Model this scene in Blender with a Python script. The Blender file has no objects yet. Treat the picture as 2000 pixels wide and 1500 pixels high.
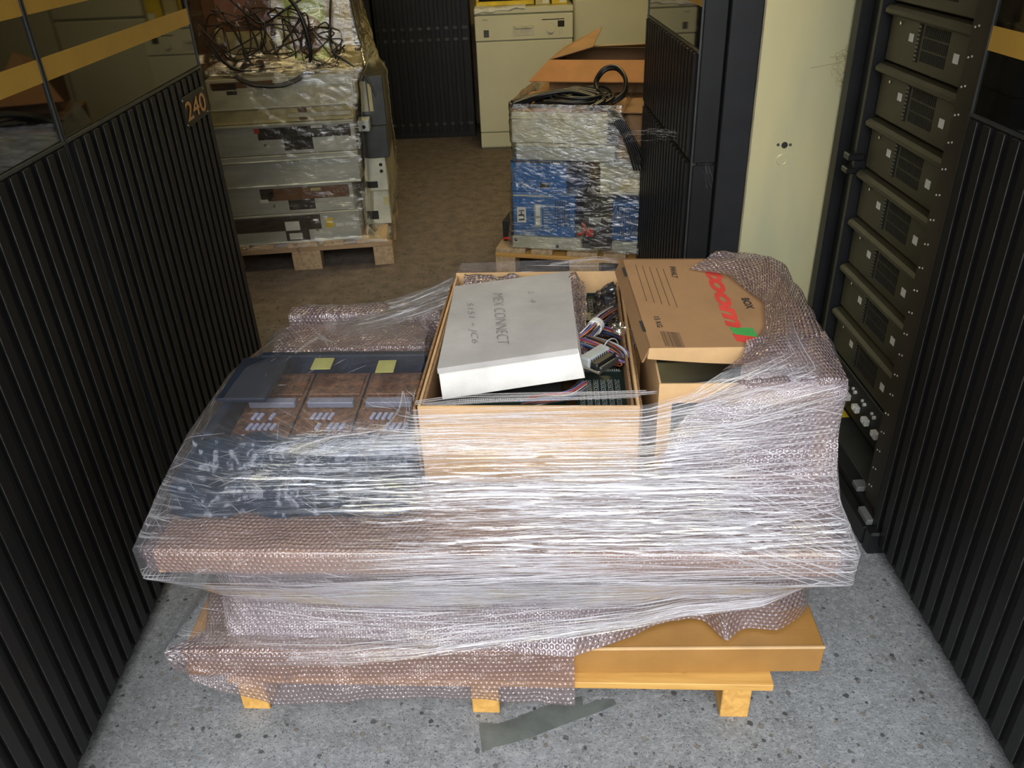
import bpy, bmesh, math, random
import numpy as np
from mathutils import Vector, Matrix
from math import radians, sin, cos, pi, sqrt, atan2

random.seed(7); rng = np.random.RandomState(11)
S = bpy.context.scene
C = S.collection

# ------------------------------------------------------------------ camera
CAM_H, F_PX = 1.6, 1595.0
PITCH, ROLL = radians(30.5), radians(2.45)
_fw = Vector((0, cos(PITCH), -sin(PITCH)))
_r = Vector((1, 0, 0)); _u = _r.cross(_fw)
_ix = cos(ROLL)*_r - sin(ROLL)*_u
_iy = sin(ROLL)*_r + cos(ROLL)*_u
cam_d = bpy.data.cameras.new('camera'); cam = bpy.data.objects.new('camera', cam_d); C.objects.link(cam)
cam_d.sensor_fit = 'HORIZONTAL'; cam_d.sensor_width = 36.0; cam_d.lens = 36.0*F_PX/2000.0
cam_d.clip_start = 0.02
m = Matrix((( _ix.x, _iy.x, -_fw.x, 0), (_ix.y, _iy.y, -_fw.y, 0), (_ix.z, _iy.z, -_fw.z, CAM_H), (0, 0, 0, 1)))
cam.matrix_world = m
S.camera = cam

# ------------------------------------------------------------------ sky, daylight, exposure
W = bpy.data.worlds.new('sky'); S.world = W; W.use_nodes = True
nt = W.node_tree; nt.nodes.clear()
wo = nt.nodes.new('ShaderNodeOutputWorld'); bg = nt.nodes.new('ShaderNodeBackground')
tc = nt.nodes.new('ShaderNodeTexCoord'); sx = nt.nodes.new('ShaderNodeSeparateXYZ')
cr = nt.nodes.new('ShaderNodeValToRGB')
cr.color_ramp.elements[0].position = 0.0; cr.color_ramp.elements[0].color = (1.0, 1.0, 1.0, 1)
cr.color_ramp.elements[1].position = 0.9; cr.color_ramp.elements[1].color = (1.0, 1.05, 1.12, 1)
cr.color_ramp.elements.new(0.35).color = (0.95, 0.97, 1.0, 1)
# bright lobe added to the sky behind the camera to whiten film highlights
vn = nt.nodes.new('ShaderNodeVectorMath'); vn.operation = 'NORMALIZE'; nt.links.new(tc.outputs['Generated'], vn.inputs[0])
vd = nt.nodes.new('ShaderNodeVectorMath'); vd.operation = 'DOT_PRODUCT'; nt.links.new(vn.outputs[0], vd.inputs[0])
vd.inputs[1].default_value = Vector((-.06, -.80, .58)).normalized()[:]
gr = nt.nodes.new('ShaderNodeMapRange'); gr.interpolation_type = 'SMOOTHSTEP'; gr.inputs['From Min'].default_value = .80; gr.inputs['From Max'].default_value = 1.0
gr.inputs['To Min'].default_value = 1.0; gr.inputs['To Max'].default_value = 13.0; nt.links.new(vd.outputs['Value'], gr.inputs['Value'])
vs = nt.nodes.new('ShaderNodeVectorMath'); vs.operation = 'SCALE'
nt.links.new(tc.outputs['Generated'], sx.inputs[0]); nt.links.new(sx.outputs['Z'], cr.inputs[0])
nt.links.new(cr.outputs[0], vs.inputs[0]); nt.links.new(gr.outputs[0], vs.inputs['Scale'])
nt.links.new(vs.outputs[0], bg.inputs[0]); bg.inputs[1].default_value = 0.95
nt.links.new(bg.outputs[0], wo.inputs[0])
S.view_settings.view_transform = 'Standard'; S.view_settings.look = 'None'
S.view_settings.exposure = -0.55; S.view_settings.gamma = 1.0
try: S.view_settings.use_curve_mapping = False
except Exception: pass
S.cycles.transparent_max_bounces = 16

def lamp(name, loc, size, power, col, rot=(0, 0, 0)):
    d = bpy.data.lights.new(name, 'AREA'); d.shape = 'RECTANGLE'; d.size, d.size_y = size; d.energy = power; d.color = col
    o = bpy.data.objects.new(name, d); C.objects.link(o); o.location = loc; o.rotation_euler = rot; return o
# warm ceiling luminaires inside the store room (their housings are built with the ceiling)
lamp('warm_ceiling_light', (0.5, 4.7, 2.54), (1.2, 0.15), 36, (1.0, 0.80, 0.38))
lamp('warm_ceiling_light', (-0.9, 3.2, 2.54), (1.2, 0.15), 12, (1.0, 0.80, 0.45))
# low sun over the yard, behind the photographer's left shoulder, reaching in at the doorway
sun_d = bpy.data.lights.new('sun', 'SUN'); sun_d.energy = 0.0; sun_d.angle = radians(2); sun_d.color = (1, .95, .85)

# ------------------------------------------------------------------ measuring helpers
def ray(px, py):
    return _ix*((px-1000)/F_PX) - _iy*((py-750)/F_PX) + _fw
O3 = Vector((0, 0, CAM_H))
def atz(px, py, z): d = ray(px, py); return O3 + d*((z-CAM_H)/d.z)
def aty(px, py, y): d = ray(px, py); return O3 + d*(y/d.y)
def atx(px, py, x): d = ray(px, py); return O3 + d*(x/d.x)
def atplane(px, py, P, n): d = ray(px, py); return O3 + d*((P-O3).dot(n)/d.dot(n))
class Frame:
    def __init__(s, x, y, a):
        s.M = Matrix.Translation((x, y, 0)) @ Matrix.Rotation(a, 4, 'Z'); s.I = s.M.inverted(); s.a = a; s.x = x; s.y = y
    def w(s, u, v, z): return s.M @ Vector((u, v, z))
    def l(s, p): return s.I @ p
MF = Frame(-.06, 1.232, -.07)     # front pallet
BF = Frame(-.20, 1.45, -.08)      # open carton on it
LF = Frame(-.59, 4.0, .073)       # left rear pallet
RF = Frame(-.05, 3.79, -.27)      # right rear pallet

# ------------------------------------------------------------------ materials
def new_mat(name):
    mt = bpy.data.materials.new(name); mt.use_nodes = True; mt.node_tree.nodes.clear()
    return mt, mt.node_tree
class N:
    def __init__(s, nt): s.nt = nt
    def n(s, t, **k):
        x = s.nt.nodes.new(t)
        for a, b in k.items(): setattr(x, a, b)
        return x
    def l(s, a, b): s.nt.links.new(a, b)
    def val(s, sock, v):
        if hasattr(v, 'is_output') or isinstance(v, bpy.types.NodeSocket): s.l(v, sock)
        else: sock.default_value = v
    def math(s, op, a, b=0.0, c=0.0):
        x = s.n('ShaderNodeMath', operation=op)
        for i, v in enumerate((a, b, c)): s.val(x.inputs[i], v)
        return x.outputs[0]
    def noise(s, vec, scale, detail=3, rough=.6, dist=0):
        x = s.n('ShaderNodeTexNoise'); x.inputs['Scale'].default_value = scale; x.inputs['Detail'].default_value = detail
        x.inputs['Roughness'].default_value = rough; x.inputs['Distortion'].default_value = dist
        if vec is not None: s.l(vec, x.inputs['Vector'])
        return x.outputs['Fac']
    def mapping(s, vec, scale=(1, 1, 1), rot=(0, 0, 0), loc=(0, 0, 0)):
        x = s.n('ShaderNodeMapping'); x.inputs['Scale'].default_value = scale; x.inputs['Rotation'].default_value = rot
        x.inputs['Location'].default_value = loc; s.l(vec, x.inputs['Vector']); return x.outputs[0]
    def ramp(s, fac, stops, interp='LINEAR'):
        x = s.n('ShaderNodeValToRGB'); x.color_ramp.interpolation = interp
        e = x.color_ramp.elements
        while len(e) < len(stops): e.new(0.5)
        for i, (p, c) in enumerate(stops):
            e[i].position = p; e[i].color = (c[0], c[1], c[2], 1) if not isinstance(c, (int, float)) else (c, c, c, 1)
        s.l(fac, x.inputs[0]); return x.outputs[0]
    def mix(s, fac, a, b, blend='MIX'):
        x = s.n('ShaderNodeMix', data_type='RGBA', blend_type=blend)
        s.val(x.inputs[0], fac)
        for i, v in ((6, a), (7, b)):
            if isinstance(v, tuple): x.inputs[i].default_value = (v[0], v[1], v[2], 1)
            else: s.l(v, x.inputs[i])
        return x.outputs[2]
    def bump(s, h, strength=.5, dist=.002, normal=None):
        x = s.n('ShaderNodeBump'); x.inputs['Strength'].default_value = strength; x.inputs['Distance'].default_value = dist
        s.l(h, x.inputs['Height'])
        if normal is not None: s.l(normal, x.inputs['Normal'])
        return x.outputs[0]

def pmat(name, col, rough=.5, metal=0., var=.12, nscale=12, bump=0., bscale=80, stretch=(1, 1, 1), spec=.5, col2=None):
    """plain surface: base colour broken up by soft noise, optional fine bump"""
    mt, t = new_mat(name); g = N(t)
    out = g.n('ShaderNodeOutputMaterial'); p = g.n('ShaderNodeBsdfPrincipled')
    p.inputs['Roughness'].default_value = rough; p.inputs['Metallic'].default_value = metal
    p.inputs['Specular IOR Level'].default_value = spec
    tc = g.n('ShaderNodeTexCoord').outputs['Object']; v = g.mapping(tc, stretch)
    f = g.noise(v, nscale, 4)
    c2 = col2 if col2 else tuple(max(0, c*(1-var*2)) for c in col)
    c1 = tuple(min(1, c*(1+var)) for c in col)
    g.l(g.ramp(f, [(.3, c2), (.7, c1)]), p.inputs['Base Color'])
    if bump:
        g.l(g.bump(g.noise(v, bscale, 3), bump, .002), p.inputs['Normal'])
    g.l(p.outputs[0], out.inputs[0]); return mt

def floor_mat():
    mt, t = new_mat('weathered_concrete'); g = N(t)
    out = g.n('ShaderNodeOutputMaterial'); p = g.n('ShaderNodeBsdfPrincipled')
    tc = g.n('ShaderNodeTexCoord').outputs['Object']
    big = g.noise(tc, 1.7, 5, .6); mid = g.noise(tc, 14, 5, .7); fine = g.noise(tc, 160, 3, .7)
    base = g.ramp(mid, [(.3, (.15, .155, .155)), (.52, (.225, .232, .235)), (.72, (.30, .305, .31))])
    base = g.mix(g.math('MULTIPLY', big, .45), base, (.19, .195, .19))
    base = g.mix(g.ramp(g.noise(tc, 75, 4, .75), [(.50, 0), (.62, .6)]), base, (.36, .365, .36))
    base = g.mix(g.ramp(g.noise(tc, 105, 3, .7), [(.57, 0), (.66, .7)]), base, (.07, .072, .075))
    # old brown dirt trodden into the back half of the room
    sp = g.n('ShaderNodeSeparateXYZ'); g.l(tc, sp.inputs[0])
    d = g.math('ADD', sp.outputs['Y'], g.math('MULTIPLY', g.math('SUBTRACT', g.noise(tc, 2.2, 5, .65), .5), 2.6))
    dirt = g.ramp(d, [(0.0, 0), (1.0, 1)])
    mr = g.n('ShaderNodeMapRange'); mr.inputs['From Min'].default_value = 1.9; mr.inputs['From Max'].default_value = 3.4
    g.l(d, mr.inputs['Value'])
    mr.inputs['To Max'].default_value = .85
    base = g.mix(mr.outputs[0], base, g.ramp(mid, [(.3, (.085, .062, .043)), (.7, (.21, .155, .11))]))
    # pebbles exposed in the worn surface
    vo = g.n('ShaderNodeTexVoronoi'); vo.inputs['Scale'].default_value = 46
    g.l(g.mapping(tc, (1, 1, 0.0)), vo.inputs['Vector'])
    sel = g.n('ShaderNodeSeparateColor'); g.l(vo.outputs['Color'], sel.inputs[0])
    rad = g.math('MULTIPLY', g.math('MAXIMUM', g.math('SUBTRACT', sel.outputs[0], .34), 0), .50)
    dd = g.math('ADD', vo.outputs['Distance'], g.math('ADD', g.math('MULTIPLY', g.math('SUBTRACT', fine, .5), .45), g.math('MULTIPLY', g.math('SUBTRACT', g.noise(tc, 60, 2), .5), .35)))
    peb = g.math('LESS_THAN', dd, rad)
    pc = g.ramp(sel.outputs[1], [(0, (.02, .02, .022)), (.45, (.07, .065, .06)), (.7, (.13, .11, .09)), (1, (.22, .2, .17))])
    base = g.mix(g.math('MULTIPLY', peb, .85), base, pc)
    vo2 = g.n('ShaderNodeTexVoronoi'); vo2.inputs['Scale'].default_value = 190
    g.l(g.mapping(tc, (1, 1.35, 0.0)), vo2.inputs['Vector'])
    s2 = g.n('ShaderNodeSeparateColor'); g.l(vo2.outputs['Color'], s2.inputs[0])
    pit = g.math('LESS_THAN', vo2.outputs['Distance'], g.math('MULTIPLY', g.math('MAXIMUM', g.math('SUBTRACT', s2.outputs[0], .42), 0), .8))
    base = g.mix(g.math('MULTIPLY', pit, .7), base, (.07, .07, .07))
    g.l(base, p.inputs['Base Color']); p.inputs['Roughness'].default_value = .8
    h = g.math('ADD', g.math('MULTIPLY', mid, .5), g.math('SUBTRACT', g.math('MULTIPLY', fine, .6), g.math('ADD', g.math('MULTIPLY', pit, .5), g.math('MULTIPLY', peb, .3))))
    g.l(g.bump(h, .8, .004), p.inputs['Normal'])
    g.l(p.outputs[0], out.inputs[0]); return mt

def wood_mat(name, c1, c2, axis=0, rough=.6):
    mt, t = new_mat(name); g = N(t)
    out = g.n('ShaderNodeOutputMaterial'); p = g.n('ShaderNodeBsdfPrincipled')
    tc = g.n('ShaderNodeTexCoord').outputs['Object']
    sc = [22, 22, 22]; sc[axis] = 1.6
    v = g.mapping(tc, tuple(sc))
    f = g.noise(v, 2.2, 6, .6, .6); knots = g.noise(g.mapping(tc, (9, 9, 9)), 1.3, 2)
    c = g.ramp(f, [(.3, c2), (.6, c1)])
    c = g.mix(g.ramp(knots, [(.66, 0), (.72, .7)]), c, tuple(x*.45 for x in c2))
    g.l(c, p.inputs['Base Color']); p.inputs['Roughness'].default_value = rough
    g.l(g.bump(f, .35, .002), p.inputs['Normal']); g.l(p.outputs[0], out.inputs[0]); return mt

def card_mat(name, c, rough=.75):
    mt, t = new_mat(name); g = N(t)
    out = g.n('ShaderNodeOutputMaterial'); p = g.n('ShaderNodeBsdfPrincipled')
    tc = g.n('ShaderNodeTexCoord').outputs['Object']
    f = g.noise(tc, 7, 5, .6); fi = g.noise(g.mapping(tc, (1, 1, 1)), 260, 2)
    col = g.ramp(f, [(.3, tuple(x*.80 for x in c)), (.7, tuple(min(1, x*1.08) for x in c))])
    col = g.mix(g.math('MULTIPLY', g.math('SUBTRACT', fi, .4), .35), col, tuple(x*.6 for x in c))
    g.l(col, p.inputs['Base Color']); p.inputs['Roughness'].default_value = rough
    g.l(g.bump(g.noise(g.mapping(tc, (3, 60, 60)), 3, 2), .12, .002), p.inputs['Normal'])
    g.l(p.outputs[0], out.inputs[0]); return mt

def film_mat(name, haze=(.02, .22), tint=(.95, .94, .95), gl=1.6, streak=(14, 420), bumpd=.0012, hz=(.92, .92, .95), rough=.10, rot=.05):
    """stretch film: clear, with a fresnel reflection broken by tension folds; the folds and overlaps also scatter a little light"""
    mt, t = new_mat(name); g = N(t)
    out = g.n('ShaderNodeOutputMaterial')
    uv = g.n('ShaderNodeUVMap').outputs[0]
    v1 = g.mapping(uv, (streak[0], streak[1], 1), (0, 0, rot))
    v2 = g.mapping(uv, (streak[0]*.35, streak[1]*.25, 1), (0, 0, -rot*1.6), (3.1, 7.7, 0))
    n1 = g.noise(v1, 1.0, 3, .6, .4); n2 = g.noise(v2, 1.0, 4, .7, .8); n3 = g.noise(uv, 38, 4, .65, 1.2)
    h = g.math('ADD', g.math('MULTIPLY', n1, .5), g.math('ADD', g.math('MULTIPLY', n2, 1.0), g.math('MULTIPLY', n3, .9)))
    nb = g.bump(h, 1.0, bumpd)
    fr = g.n('ShaderNodeFresnel'); g.l(g.math('SUBTRACT', 1.5, g.math('MULTIPLY', g.n('ShaderNodeNewGeometry').outputs['Backfacing'], .8333)), fr.inputs['IOR']); g.l(nb, fr.inputs['Normal'])
    tr = g.n('ShaderNodeBsdfTransparent'); tr.inputs[0].default_value = (*tint, 1)
    go = g.n('ShaderNodeBsdfGlossy'); go.inputs['Roughness'].default_value = rough; g.l(nb, go.inputs['Normal'])
    iri = g.ramp(g.noise(uv, 9, 2), [(.35, (1, .93, .70)), (.5, (1, 1, 1)), (.65, (.93, .94, 1))])
    g.l(iri, go.inputs[0])
    df = g.n('ShaderNodeBsdfDiffuse'); df.inputs[0].default_value = (*hz, 1)
    tl = g.n('ShaderNodeBsdfTranslucent'); tl.inputs[0].default_value = (*hz, 1); g.l(nb, df.inputs['Normal'])
    m0 = g.n('ShaderNodeMixShader'); m0.inputs[0].default_value = .35; g.l(df.outputs[0], m0.inputs[1]); g.l(tl.outputs[0], m0.inputs[2])
    # overlap haze: thin crisp folds + attribute 'layers' (whiteness weight, with the central sky glare painted in)
    at = g.n('ShaderNodeAttribute'); at.attribute_name = 'layers'
    fold = g.ramp(n1, [(.55, 0), (.61, 1)]); fold2 = g.ramp(n2, [(.56, 0), (.62, 1)])
    ff = g.math('ADD', g.math('MULTIPLY', fold, .55), g.math('MULTIPLY', fold2, .6))
    fz = g.math('ADD', haze[0], g.math('MULTIPLY', g.math('MULTIPLY', ff, haze[1]), at.outputs['Fac']))
    fz = g.math('ADD', fz, g.math('MULTIPLY', at.outputs['Fac'], haze[0]))
    m1 = g.n('ShaderNodeMixShader'); g.l(g.math('MINIMUM', fz, .85), m1.inputs[0]); g.l(tr.outputs[0], m1.inputs[1]); g.l(m0.outputs[0], m1.inputs[2])
    m2 = g.n('ShaderNodeMixShader'); g.l(g.math('MINIMUM', g.math('MULTIPLY', g.math('MULTIPLY', fr.outputs[0], gl), g.math('MINIMUM', g.math('ADD', .22, at.outputs['Fac']), 1.0)), .95), m2.inputs[0])
    g.l(m1.outputs[0], m2.inputs[1]); g.l(go.outputs[0], m2.inputs[2])
    g.l(m2.outputs[0], out.inputs[0]); return mt

def bubble_mat(name, tint, clear=.45, pitch=.0115, rough=.14):
    """bubble wrap: hexagonal lattice of domes on a thin tinted sheet"""
    mt, t = new_mat(name); g = N(t)
    out = g.n('ShaderNodeOutputMaterial')
    uv = g.n('ShaderNodeUVMap').outputs[0]
    sp = g.n('ShaderNodeSeparateXYZ'); g.l(uv, sp.inputs[0])
    def cell(off):
        a = g.math('SUBTRACT', g.math('FRACT', g.math('ADD', g.math('DIVIDE', sp.outputs[0], pitch), off)), .5)
        b = g.math('MULTIPLY', g.math('SUBTRACT', g.math('FRACT', g.math('ADD', g.math('DIVIDE', sp.outputs[1], pitch*1.732), off)), .5), 1.732)
        return g.math('SQRT', g.math('ADD', g.math('MULTIPLY', a, a), g.math('MULTIPLY', b, b)))
    d = g.math('MINIMUM', cell(0.0), cell(.5))
    q = g.math('DIVIDE', d, .43)
    dome = g.math('SQRT', g.math('MAXIMUM', g.math('SUBTRACT', 1.0, g.math('MULTIPLY', q, q)), 0.0))
    rim = g.ramp(q, [(.72, 0), (.95, 1), (1.0, 0)]) if False else g.ramp(g.math('ABSOLUTE', g.math('SUBTRACT', q, .92)), [(0, 1), (.16, 0)])
    wr = g.noise(uv, 30, 4, .7, 1.0)
    nb = g.bump(g.math('ADD', g.math('MULTIPLY', dome, 1.0), g.math('MULTIPLY', wr, 1.6)), 1.0, .0032)
    tr = g.n('ShaderNodeBsdfTransparent'); tr.inputs[0].default_value = (*[.55+.45*c for c in tint], 1)
    go = g.n('ShaderNodeBsdfGlossy'); go.inputs['Roughness'].default_value = rough; g.l(nb, go.inputs['Normal']); go.inputs[0].default_value = (1, .96, .98, 1)
    df = g.n('ShaderNodeBsdfDiffuse'); df.inputs[0].default_value = (*tint, 1); g.l(nb, df.inputs['Normal'])
    tl = g.n('ShaderNodeBsdfTranslucent'); tl.inputs[0].default_value = (*tint, 1)
    m0 = g.n('ShaderNodeMixShader'); m0.inputs[0].default_value = .4; g.l(df.outputs[0], m0.inputs[1]); g.l(tl.outputs[0], m0.inputs[2])
    fz = g.math('ADD', 1-clear-.12, g.math('MULTIPLY', rim, .22))
    m1 = g.n('ShaderNodeMixShader'); g.l(fz, m1.inputs[0]); g.l(tr.outputs[0], m1.inputs[1]); g.l(m0.outputs[0], m1.inputs[2])
    fr = g.n('ShaderNodeFresnel'); g.l(g.math('SUBTRACT', 1.5, g.math('MULTIPLY', g.n('ShaderNodeNewGeometry').outputs['Backfacing'], .8333)), fr.inputs['IOR']); g.l(nb, fr.inputs['Normal'])
    m2 = g.n('ShaderNodeMixShader'); g.l(g.math('MINIMUM', g.math('MULTIPLY', fr.outputs[0], 3.0), .9), m2.inputs[0])
    g.l(m1.outputs[0], m2.inputs[1]); g.l(go.outputs[0], m2.inputs[2]); g.l(m2.outputs[0], out.inputs[0]); return mt

def pcb_mat(name, base, trace, chip=(.75, .77, .75), sx=260., sy=110.):
    """memory board: rows of small pale packages on a dark laminate"""
    mt, t = new_mat(name); g = N(t)
    out = g.n('ShaderNodeOutputMaterial'); p = g.n('ShaderNodeBsdfPrincipled')
    tc = g.n('ShaderNodeTexCoord').outputs['Object']
    br = g.n('ShaderNodeTexBrick'); br.offset = 0; br.inputs['Scale'].default_value = 1
    br.inputs['Brick Width'].default_value = 1/ sx*6; br.inputs['Row Height'].default_value = 1/sy*1.3
    br.inputs['Mortar Size'].default_value = .0013; br.inputs['Mortar Smooth'].default_value = 0
    br.inputs['Color1'].default_value = (0, 0, 0, 1); br.inputs['Color2'].default_value = (.35, .35, .35, 1); br.inputs['Mortar'].default_value = (1, 1, 1, 1)
    g.l(g.mapping(tc, (1, 1, 1)), br.inputs['Vector'])
    f = g.noise(tc, 300, 2)
    c = g.mix(g.math('MULTIPLY', br.outputs['Fac'], g.ramp(f, [(.4, 0), (.5, 1)])), base, trace)
    g.l(c, p.inputs['Base Color']); p.inputs['Roughness'].default_value = .35
    g.l(g.bump(f, .3, .002), p.inputs['Normal']); g.l(p.outputs[0], out.inputs[0]); return mt

M = {}
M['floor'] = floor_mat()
M['black'] = pmat('black_enamel', (.0075, .0078, .0085), .42, 0, .2, 6, .05, 300)
M['black2'] = pmat('black_painted_steel', (.012, .0125, .014), .5, 0, .2, 8, .1, 400)
M['rib'] = pmat('ribbed_black_panel', (.0062, .0062, .0062), .45, .1, .15, 4)
M['ribedge'] = pmat('worn_rib_edge', (.065, .063, .058), .45, .7, .3, 30)  # worn edge metal, lightened so the bevel highlight is painted in
M['groove'] = pmat('groove_black', (.003, .003, .003), .7, 0)
M['glass'] = pmat('smoked_glass', (.004, .004, .0045), .03, 0, .1, 3, spec=.9)
M['yellow'] = pmat('ochre_stripe', (.46, .27, .045), .35, 0, .05)
M['edge'] = pmat('brushed_trim', (.30, .29, .26), .3, .9, .1)
M['zinc'] = pmat('zinc_plated_sheet', (.90, .78, .40), .36, .35, .10, 2.2, .05, 120, (1, 1, .25), col2=(.64, .64, .42))
M['zinc2'] = pmat('zinc_edge_strip', (.42, .36, .24), .4, .5, .15, 10)
M['steel'] = pmat('galvanised_steel', (.58, .61, .56), .32, .35, .14, 9, .08, 60, (.4, 1, 1))
M['steel_warm'] = pmat('cream_painted_steel', (.56, .55, .42), .45, .1, .14, 9, .05, 60)
M['steel_dark'] = pmat('dark_steel', (.10, .105, .10), .35, .7, .15, 9)
M['digit'] = pmat('tan_digits', (.50, .27, .10), .6, 0, .1)
M['screw'] = pmat('bright_screw', (.7, .68, .6), .2, .95, .1)
M['white_enamel'] = pmat('appliance_enamel', (.66, .65, .46), .3, 0, .03, 3)
M['dark_gap'] = pmat('dark_gap', (.012, .012, .01), .7)
M['wood'] = wood_mat('fresh_pine', (.60, .34, .09), (.42, .21, .045), 0)
M['wood_v'] = wood_mat('fresh_pine_length', (.62, .35, .09), (.44, .22, .045), 1)
M['wood_old'] = wood_mat('aged_pine', (.46, .31, .17), (.27, .17, .09), 0)
M['wood_oldv'] = wood_mat('aged_pine_length', (.50, .36, .20), (.31, .20, .11), 1)
M['card'] = card_mat('brown_cardboard', (.29, .158, .066))
M['card_light'] = card_mat('light_brown_cardboard', (.58, .365, .17))
M['card_glossy'] = card_mat('smooth_tan_cardboard', (.33, .165, .042), .38)
M['card_warm'] = card_mat('orange_brown_cardboard', (.36, .155, .045))
M['card_edge'] = pmat('corrugated_edge', (.30, .17, .075), .9, 0, .3, 200, .6, 500)
M['white_card'] = card_mat('off_white_card', (.43, .41, .385))  # same card as the sides, shade of the top painted in
M['white_card_side'] = card_mat('white_card_side', (.78, .76, .70))  # same card, front daylight painted in as a lighter tone
M['navy'] = pmat('navy_plastic', (.010, .019, .038), .3, .1, .25, 12)
M['navy_film'] = pmat('dark_blue_plastic_film', (.012, .024, .045), .16, .1, .3, 12, .8, 90)
M['navy_dark'] = pmat('dark_navy', (.010, .014, .022), .35, .1, .2, 12)
M['copper_board'] = pmat('brown_circuit_laminate', (.17, .07, .03), .3, .2, .3, 60, .8, 120, col2=(.025, .012, .008))
M['chip_grey'] = pmat('grey_component', (.16, .17, .23), .4, 0, .1)
M['chip_pale'] = pmat('pale_component', (.30, .31, .42), .4, 0, .1)
M['pcb'] = pcb_mat('green_black_memory_board', (.012, .022, .018), (.42, .46, .42))
M['pcb_plain'] = pmat('dark_green_board', (.012, .024, .018), .4)
M['tape'] = pmat('yellow_green_tape', (.42, .42, .12), .6)
M['blue'] = pmat('blue_painted_case', (.018, .14, .40), .4, 0, .12, 5)
M['blue_dark'] = pmat('blue_slot_dark', (.006, .02, .05), .6)
M['label'] = pmat('white_label', (.74, .74, .68), .6, 0, .06, 40)
M['label_yellow'] = pmat('yellow_label', (.75, .55, .03), .5)
M['ink'] = pmat('black_ink', (.02, .018, .015), .7)
M['ink_grey'] = pmat('pen_strokes', (.18, .17, .18), .6)
M['red'] = pmat('red_print', (.52, .045, .03), .6)
M['green'] = pmat('green_print', (.05, .28, .06), .6)
M['red_plastic'] = pmat('red_plastic', (.55, .03, .02), .4)
M['cable'] = pmat('black_cable', (.010, .010, .011), .32)
M['cable_brown'] = pmat('dark_brown_cable', (.028, .018, .010), .35)
M['lime'] = pmat('lime_case', (.50, .66, .10), .45, .1, .1, 8)
M['perf'] = pmat('perforated_brass', (.36, .20, .05), .4, .6, .3, 120)
M['cream_plastic'] = pmat('cream_plastic', (.58, .50, .24), .5)
M['pink_plastic'] = pmat('dusty_pink_case', (.34, .16, .12), .5)
M['grey_plastic'] = pmat('grey_plastic', (.36, .38, .37), .45)
M['rust'] = pmat('brown_dusty_film', (.16, .07, .03), .6)
M['tray'] = pmat('olive_black_tray', (.060, .052, .030), .5, .2, .15, 5, .04, 300)
M['post'] = pmat('brown_black_post', (.045, .036, .024), .4, .3, .15, 6)
M['latch_grey'] = pmat('grey_latch', (.13, .135, .13), .5)
M['tray_slot'] = pmat('tray_slot', (.006, .006, .005), .7)
M['yard'] = pmat('pale_yard_paving', (.72, .70, .66), .9, 0, .08, 3)  # unseen yard paving, made paler to bounce light onto the front faces
M['wall'] = pmat('dim_plaster', (.30, .24, .16), .9, 0, .15, 4, .2, 60)
M['ceil'] = pmat('ceiling_plaster', (.34, .31, .26), .95, 0, .1, 3)
M['antistatic'] = pmat('antistatic_foil', (.16, .16, .17), .18, .8, .4, 20, .9, 40)
M['foil'] = pmat('crumpled_foil', (.75, .73, .66), .15, .9, .3, 40, .9, 70)
M['lamp_cover'] = pmat('lamp_housing', (.7, .68, .6), .5)
M['patch'] = pmat('smooth_cement_patch', (.115, .125, .112), .7, 0, .16, 16, .3, 60)
M['film'] = film_mat('stretch_film_many_turns', haze=(.045, .60), streak=(9, 300), bumpd=.0013, gl=3.0, rot=.04)
M['pleat'] = film_mat('film_pleat', haze=(.42, .25), streak=(30, 300), bumpd=.0006, gl=3.0, hz=(1.0, 1.0, 1.0), rough=.18)  # whitened so the pleats paint in bright streaks
M['film_back'] = film_mat('stretch_film_dusty', haze=(.02, .14), streak=(7, 150), bumpd=.0016, gl=3.2, hz=(.48, .38, .26), tint=(.93, .91, .86), rot=.35)
M['film_r'] = film_mat('stretch_film_crinkled', haze=(.01, .40), streak=(12, 150), bumpd=.0030, gl=3.6, hz=(.8, .8, .72), tint=(.93, .92, .88), rot=.3)
M['bubble'] = bubble_mat('pink_bubble_wrap', (.46, .35, .35), .40)
M['bubble_c'] = bubble_mat('clear_pink_bubble_wrap', (.50, .37, .37), .62)
M['bubble_d'] = bubble_mat('dense_pink_bubble_wrap', (.40, .30, .305), .34)

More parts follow.
